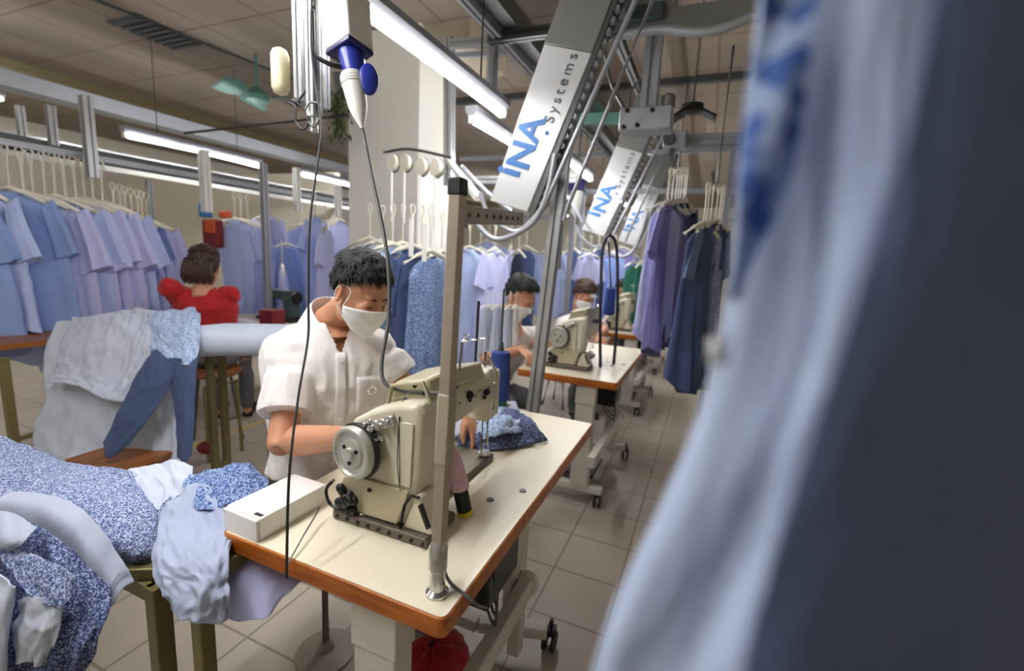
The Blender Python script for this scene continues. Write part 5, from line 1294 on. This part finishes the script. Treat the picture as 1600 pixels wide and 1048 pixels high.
    if hs == 'long':
        g = B()
        for k in range(9):
            b_ = (k-4)*.017; g.tube(curve([hp(-.09, b_, .04), hp(-.11, b_*1.1, -.03), hp(-.095, b_*1.2, -.08), hp(-.08+.01*(k % 2), b_*1.1, -.125)], 12), [.020*S]*8+[.016*S, .012*S, .008*S, .003*S], 8)
        part('hair_back', g, hm, hb)
    # brows and lashes
    for k in (-1, 1):
        def onface(b_, c_, lift=.002):
            o = hp(.3, b_, c_); hit = bvh.ray_cast(o, -f); return (hit[0]+f*lift) if hit[0] else hp(.09, b_, c_)
        part('eyebrow', B().tube([onface(k*b_, c_, .001) for b_, c_ in ((.014, .024), (.026, .030), (.040, .026))], [.002, .0032, .0015], 8), hm, t)
        part('eyelid', B().tube([onface(k*b_, c_, .0005) for b_, c_ in ((.017, .0), (.024, -.004), (.032, -.005), (.041, -.001))], [.0012, .0020, .0020, .001], 8), 'hair', t)
    if P.get('mask', 1):
        rws = []; NI, NJ = 16, 30; C0 = hp(-.01, 0, -.05)
        for i in range(NI):
            for j in range(NJ):
                fi, fj = i/(NI-1), j/(NJ-1); az = (fj-.5)*2
                top = .006-.030*abs(az)**1.3; bot = -.128+.055*abs(az)**1.5; c_ = top+(bot-top)*fi
                a_ = az*1.22; dr = f*math.cos(a_)+s*math.sin(a_); o = hp(0, 0, c_)+dr*.25; hit = bvh.ray_cast(o, -dr)
                p = hit[0] if hit[0] and (hit[0]-hp(0, 0, c_)).length < .125*S else hp(0, 0, c_)+dr*.075*S
                rr = (p-hp(0, 0, c_)).length; mn = (.112-.030*abs(az)-.030*fi**2)*S; rr = max(rr+.003, mn*.98)
                rws.append(hp(0, 0, c_)+dr*(rr+.0012*math.sin(fi*16)))
        mk = part('face_mask', B().grid(rws, NI, NJ), 'mask_white', t, thick=.0018)
        for k in (0, 1):
            p_a = rws[(NJ-1) if k else 0]; p_b = rws[(NI-1)*NJ+((NJ-1) if k else 0)]; sg = 1 if k else -1
            pts = curve([p_a, hp(.028, sg*.074, .02), hp(.004, sg*.080, .034), hp(-.024, sg*.084, .012), hp(-.022, sg*.084, -.022), hp(.0, sg*.078, -.045), p_b], 30)
            part('ear_loop', B().tube(pts, .0016, 6), 'mask_white', mk)
    else:
        part('lips', B().ell(hp(.099, 0, -.071), (.006, .020, .006), RM), 'lips', t)
    return t
# ---- the man at the foreground machine
hd = at(563, 458, d=1.36)
nk = at(521, 497, d=1.45); tfv = V((.84, -.54, 0)).normalized(); rt = V((-.54, -.84, 0)).normalized()
shR = at(462, 545, d=1.38); shL = at(586, 540, d=1.50)
man = dict(head=hd, f=(.90, -.10, -.46), u=(.2, 0, 1), neck=nk, tf=tfv, sh=(shR, shL), el=(at(440, 690, d=1.25), at(634, 606, d=1.52)),
           wr=(at(548, 682, d=1.10), V((-.71, 1.33, .875))), hd=((.80, .25, -.25), (.5, -.1, -.7)), pn=((.1, .3, -1), (-.1, -.2, -1)),
           pelvis=at(505, 778, d=1.52), kn=((-.84, 1.12, .56), (-.80, 1.3, .56)), ft=((-.97, 1.27, .1), (-.86, 1.33, .1)),
           shirt='shirt_white', vox=.0045, detail=1, vneck=.085, seed=4, tufts=1500, vol=.007, hem=.18, s=1.02, hs=.85)
person('person', 'man in a white short sleeved shirt and face mask bent over the foreground sewing machine', man)
c = V(man['pelvis'])
t = thing('stool', 'dark stool under the man in the white shirt', 'stool', (c.x, c.y, 0))
part('seat', B().lathe((c.x, c.y, c.z-.17), [(.16, 0), (.18, .02), (.17, .05), (.10, .06)]), 'black_rubber', t)
part('stem', B().tube([(c.x, c.y, c.z-.17), (c.x, c.y, .01)], .014, 12), 'floor_metal', t)
part('foot', B().lathe((c.x, c.y, 0), [(.10, 0), (.10, .008), (.03, .02), (.018, .05)], seg=32), 'floor_metal', t)
# ---- simpler seated workers
def worker(px, py, d, face, chest, label, shirt, nd=.19, sd_=.055, hair='short', hairmat='hair', mask=1, reach=None, lean=.10, sl=.72, s=1.0, u=(0, 0, 1), tufts=250, skin='skin'):
    h = at(px, py, d=d); f = V(face).normalized(); tf = V(chest).normalized(); lf = V((0, 0, 1)).cross(tf)
    n = h - tf*.05*s - V((0, 0, nd*s)); pel = n - tf*lean*2*s - V((0, 0, .46*s))
    sh = [n - lf*.165*s - V((0, 0, sd_)), n + lf*.165*s - V((0, 0, sd_))]
    el = [q + tf*.12*s - V((0, 0, .24)) + (lf*(-.04 if i == 0 else .04)) for i, q in enumerate(sh)]
    wr = [q + tf*.22*s + V((0, 0, .0)) + (lf*(.08 if i == 0 else -.08)) for i, q in enumerate(el)]
    if reach:
        for i, (e, w_) in reach.items(): el[i] = V(e); wr[i] = V(w_)
    kn = [pel + tf*.40 - lf*.10 - V((0, 0, .02)), pel + tf*.40 + lf*.10 - V((0, 0, .02))]; ft = [V((k.x, k.y, .08)) for k in kn]
    t = person('person', label, dict(head=h, f=f, u=u, neck=n, tf=tf, sh=sh, el=el, wr=wr, hd=(tf-V((0, 0, .4)), tf-V((0, 0, .4))), pn=((0, 0, -1), (0, 0, -1)), pelvis=pel, kn=kn, ft=ft, shirt=shirt, vox=.009, hair=hair, hairmat=hairmat, mask=mask, tufts=tufts, s=s, vneck=.05, sleeve=sl, curl=.4, skin=skin, seed=int(px)))
    st = thing('stool', 'stool under the '+label.split(' bent')[0].split(' sewing')[0].split(' seated')[0], 'stool', (pel.x, pel.y, 0))
    part('seat', B().lathe((pel.x, pel.y, pel.z-.16), [(.15, 0), (.17, .02), (.16, .05)]), 'stool_wood', st)
    for k in range(4):
        a = k*PI/2+.6; part('leg', B().tube([(pel.x+.10*math.cos(a), pel.y+.10*math.sin(a), pel.z-.16), (pel.x+.16*math.cos(a), pel.y+.16*math.sin(a), 0)], .012, 8), 'dark_steel', st)
    return t
# woman in red, back to us, right arm out to the left
h = at(322, 420, d=3.15)
tv = V((-.55, .55, 0)).normalized()
e0 = at(268, 446, d=3.1)
e0 = at(262, 448, d=3.05)
worker(320, 418, 3.05, (-.55, .80, -.20), (-.62, .75, 0), 'woman with dark hair in a red shirt seated with her back turned, elbow raised', 'red_cloth', hair='long', hairmat='hair_brown', mask=0, sl=.97, s=.98, lean=-.06, nd=.135, sd_=.03,
       reach={0: (at(348, 492, d=3.15), at(330, 505, d=3.4)), 1: (at(263, 446, d=2.92), at(268, 462, d=3.25))}, tufts=300)
# boy at second table
worker(812, 466, 2.95, (.80, -.25, -.50), (.8, -.45, 0), 'dark haired worker in a white shirt bent down over the second table', 'shirt_white', hair='short', hairmat='hair', mask=1, reach={0: (at(760, 560, d=2.75), at(815, 545, d=2.75)), 1: (at(840, 540, d=3.05), at(870, 530, d=2.9))}, lean=.14, s=1.02)
worker(912, 462, 4.1, (.75, -.55, -.55), (.7, -.6, 0), 'brown haired worker in a white shirt leaning over the third table', 'shirt_white', hair='bun', hairmat='hair_brown', mask=1, lean=.12, reach={0: (at(890, 525, d=4.0), at(905, 530, d=3.8)), 1: (at(945, 515, d=4.0), at(935, 525, d=3.8))})
worker(976, 456, 5.2, (-.55, -.75, -.45), (-.4, -.9, 0), 'small far worker in a cream shirt facing left before the teal garments', 'shirt_pale_pink', hair='short', hairmat='hair', mask=0, lean=.05, s=.98)
worker(768, 445, 4.6, (.8, -.4, -.3), (.8, -.4, 0), 'distant worker with hair hidden behind garments left of the boy in white', 'pale_blue', hair='short', hairmat='hair_brown', mask=1, s=1.0)
# white striped garments on small hangers over the boy's shoulder
for k in range(6):
    p = at(762+k*9, 455, d=2.72+.04*(k % 2)); hang(p, 'piece_a', 'shirt_white' if k % 2 else 'ice_grey', 1.0+.1*k, 'white striped garment piece %s from the left in front of the dark haired worker' % ORD[k], 'white pieces before the worker', .36, hl='tiny white hanger %s from the left before the dark haired worker' % ORD[k])
CN['shirt_white'] = 'white'
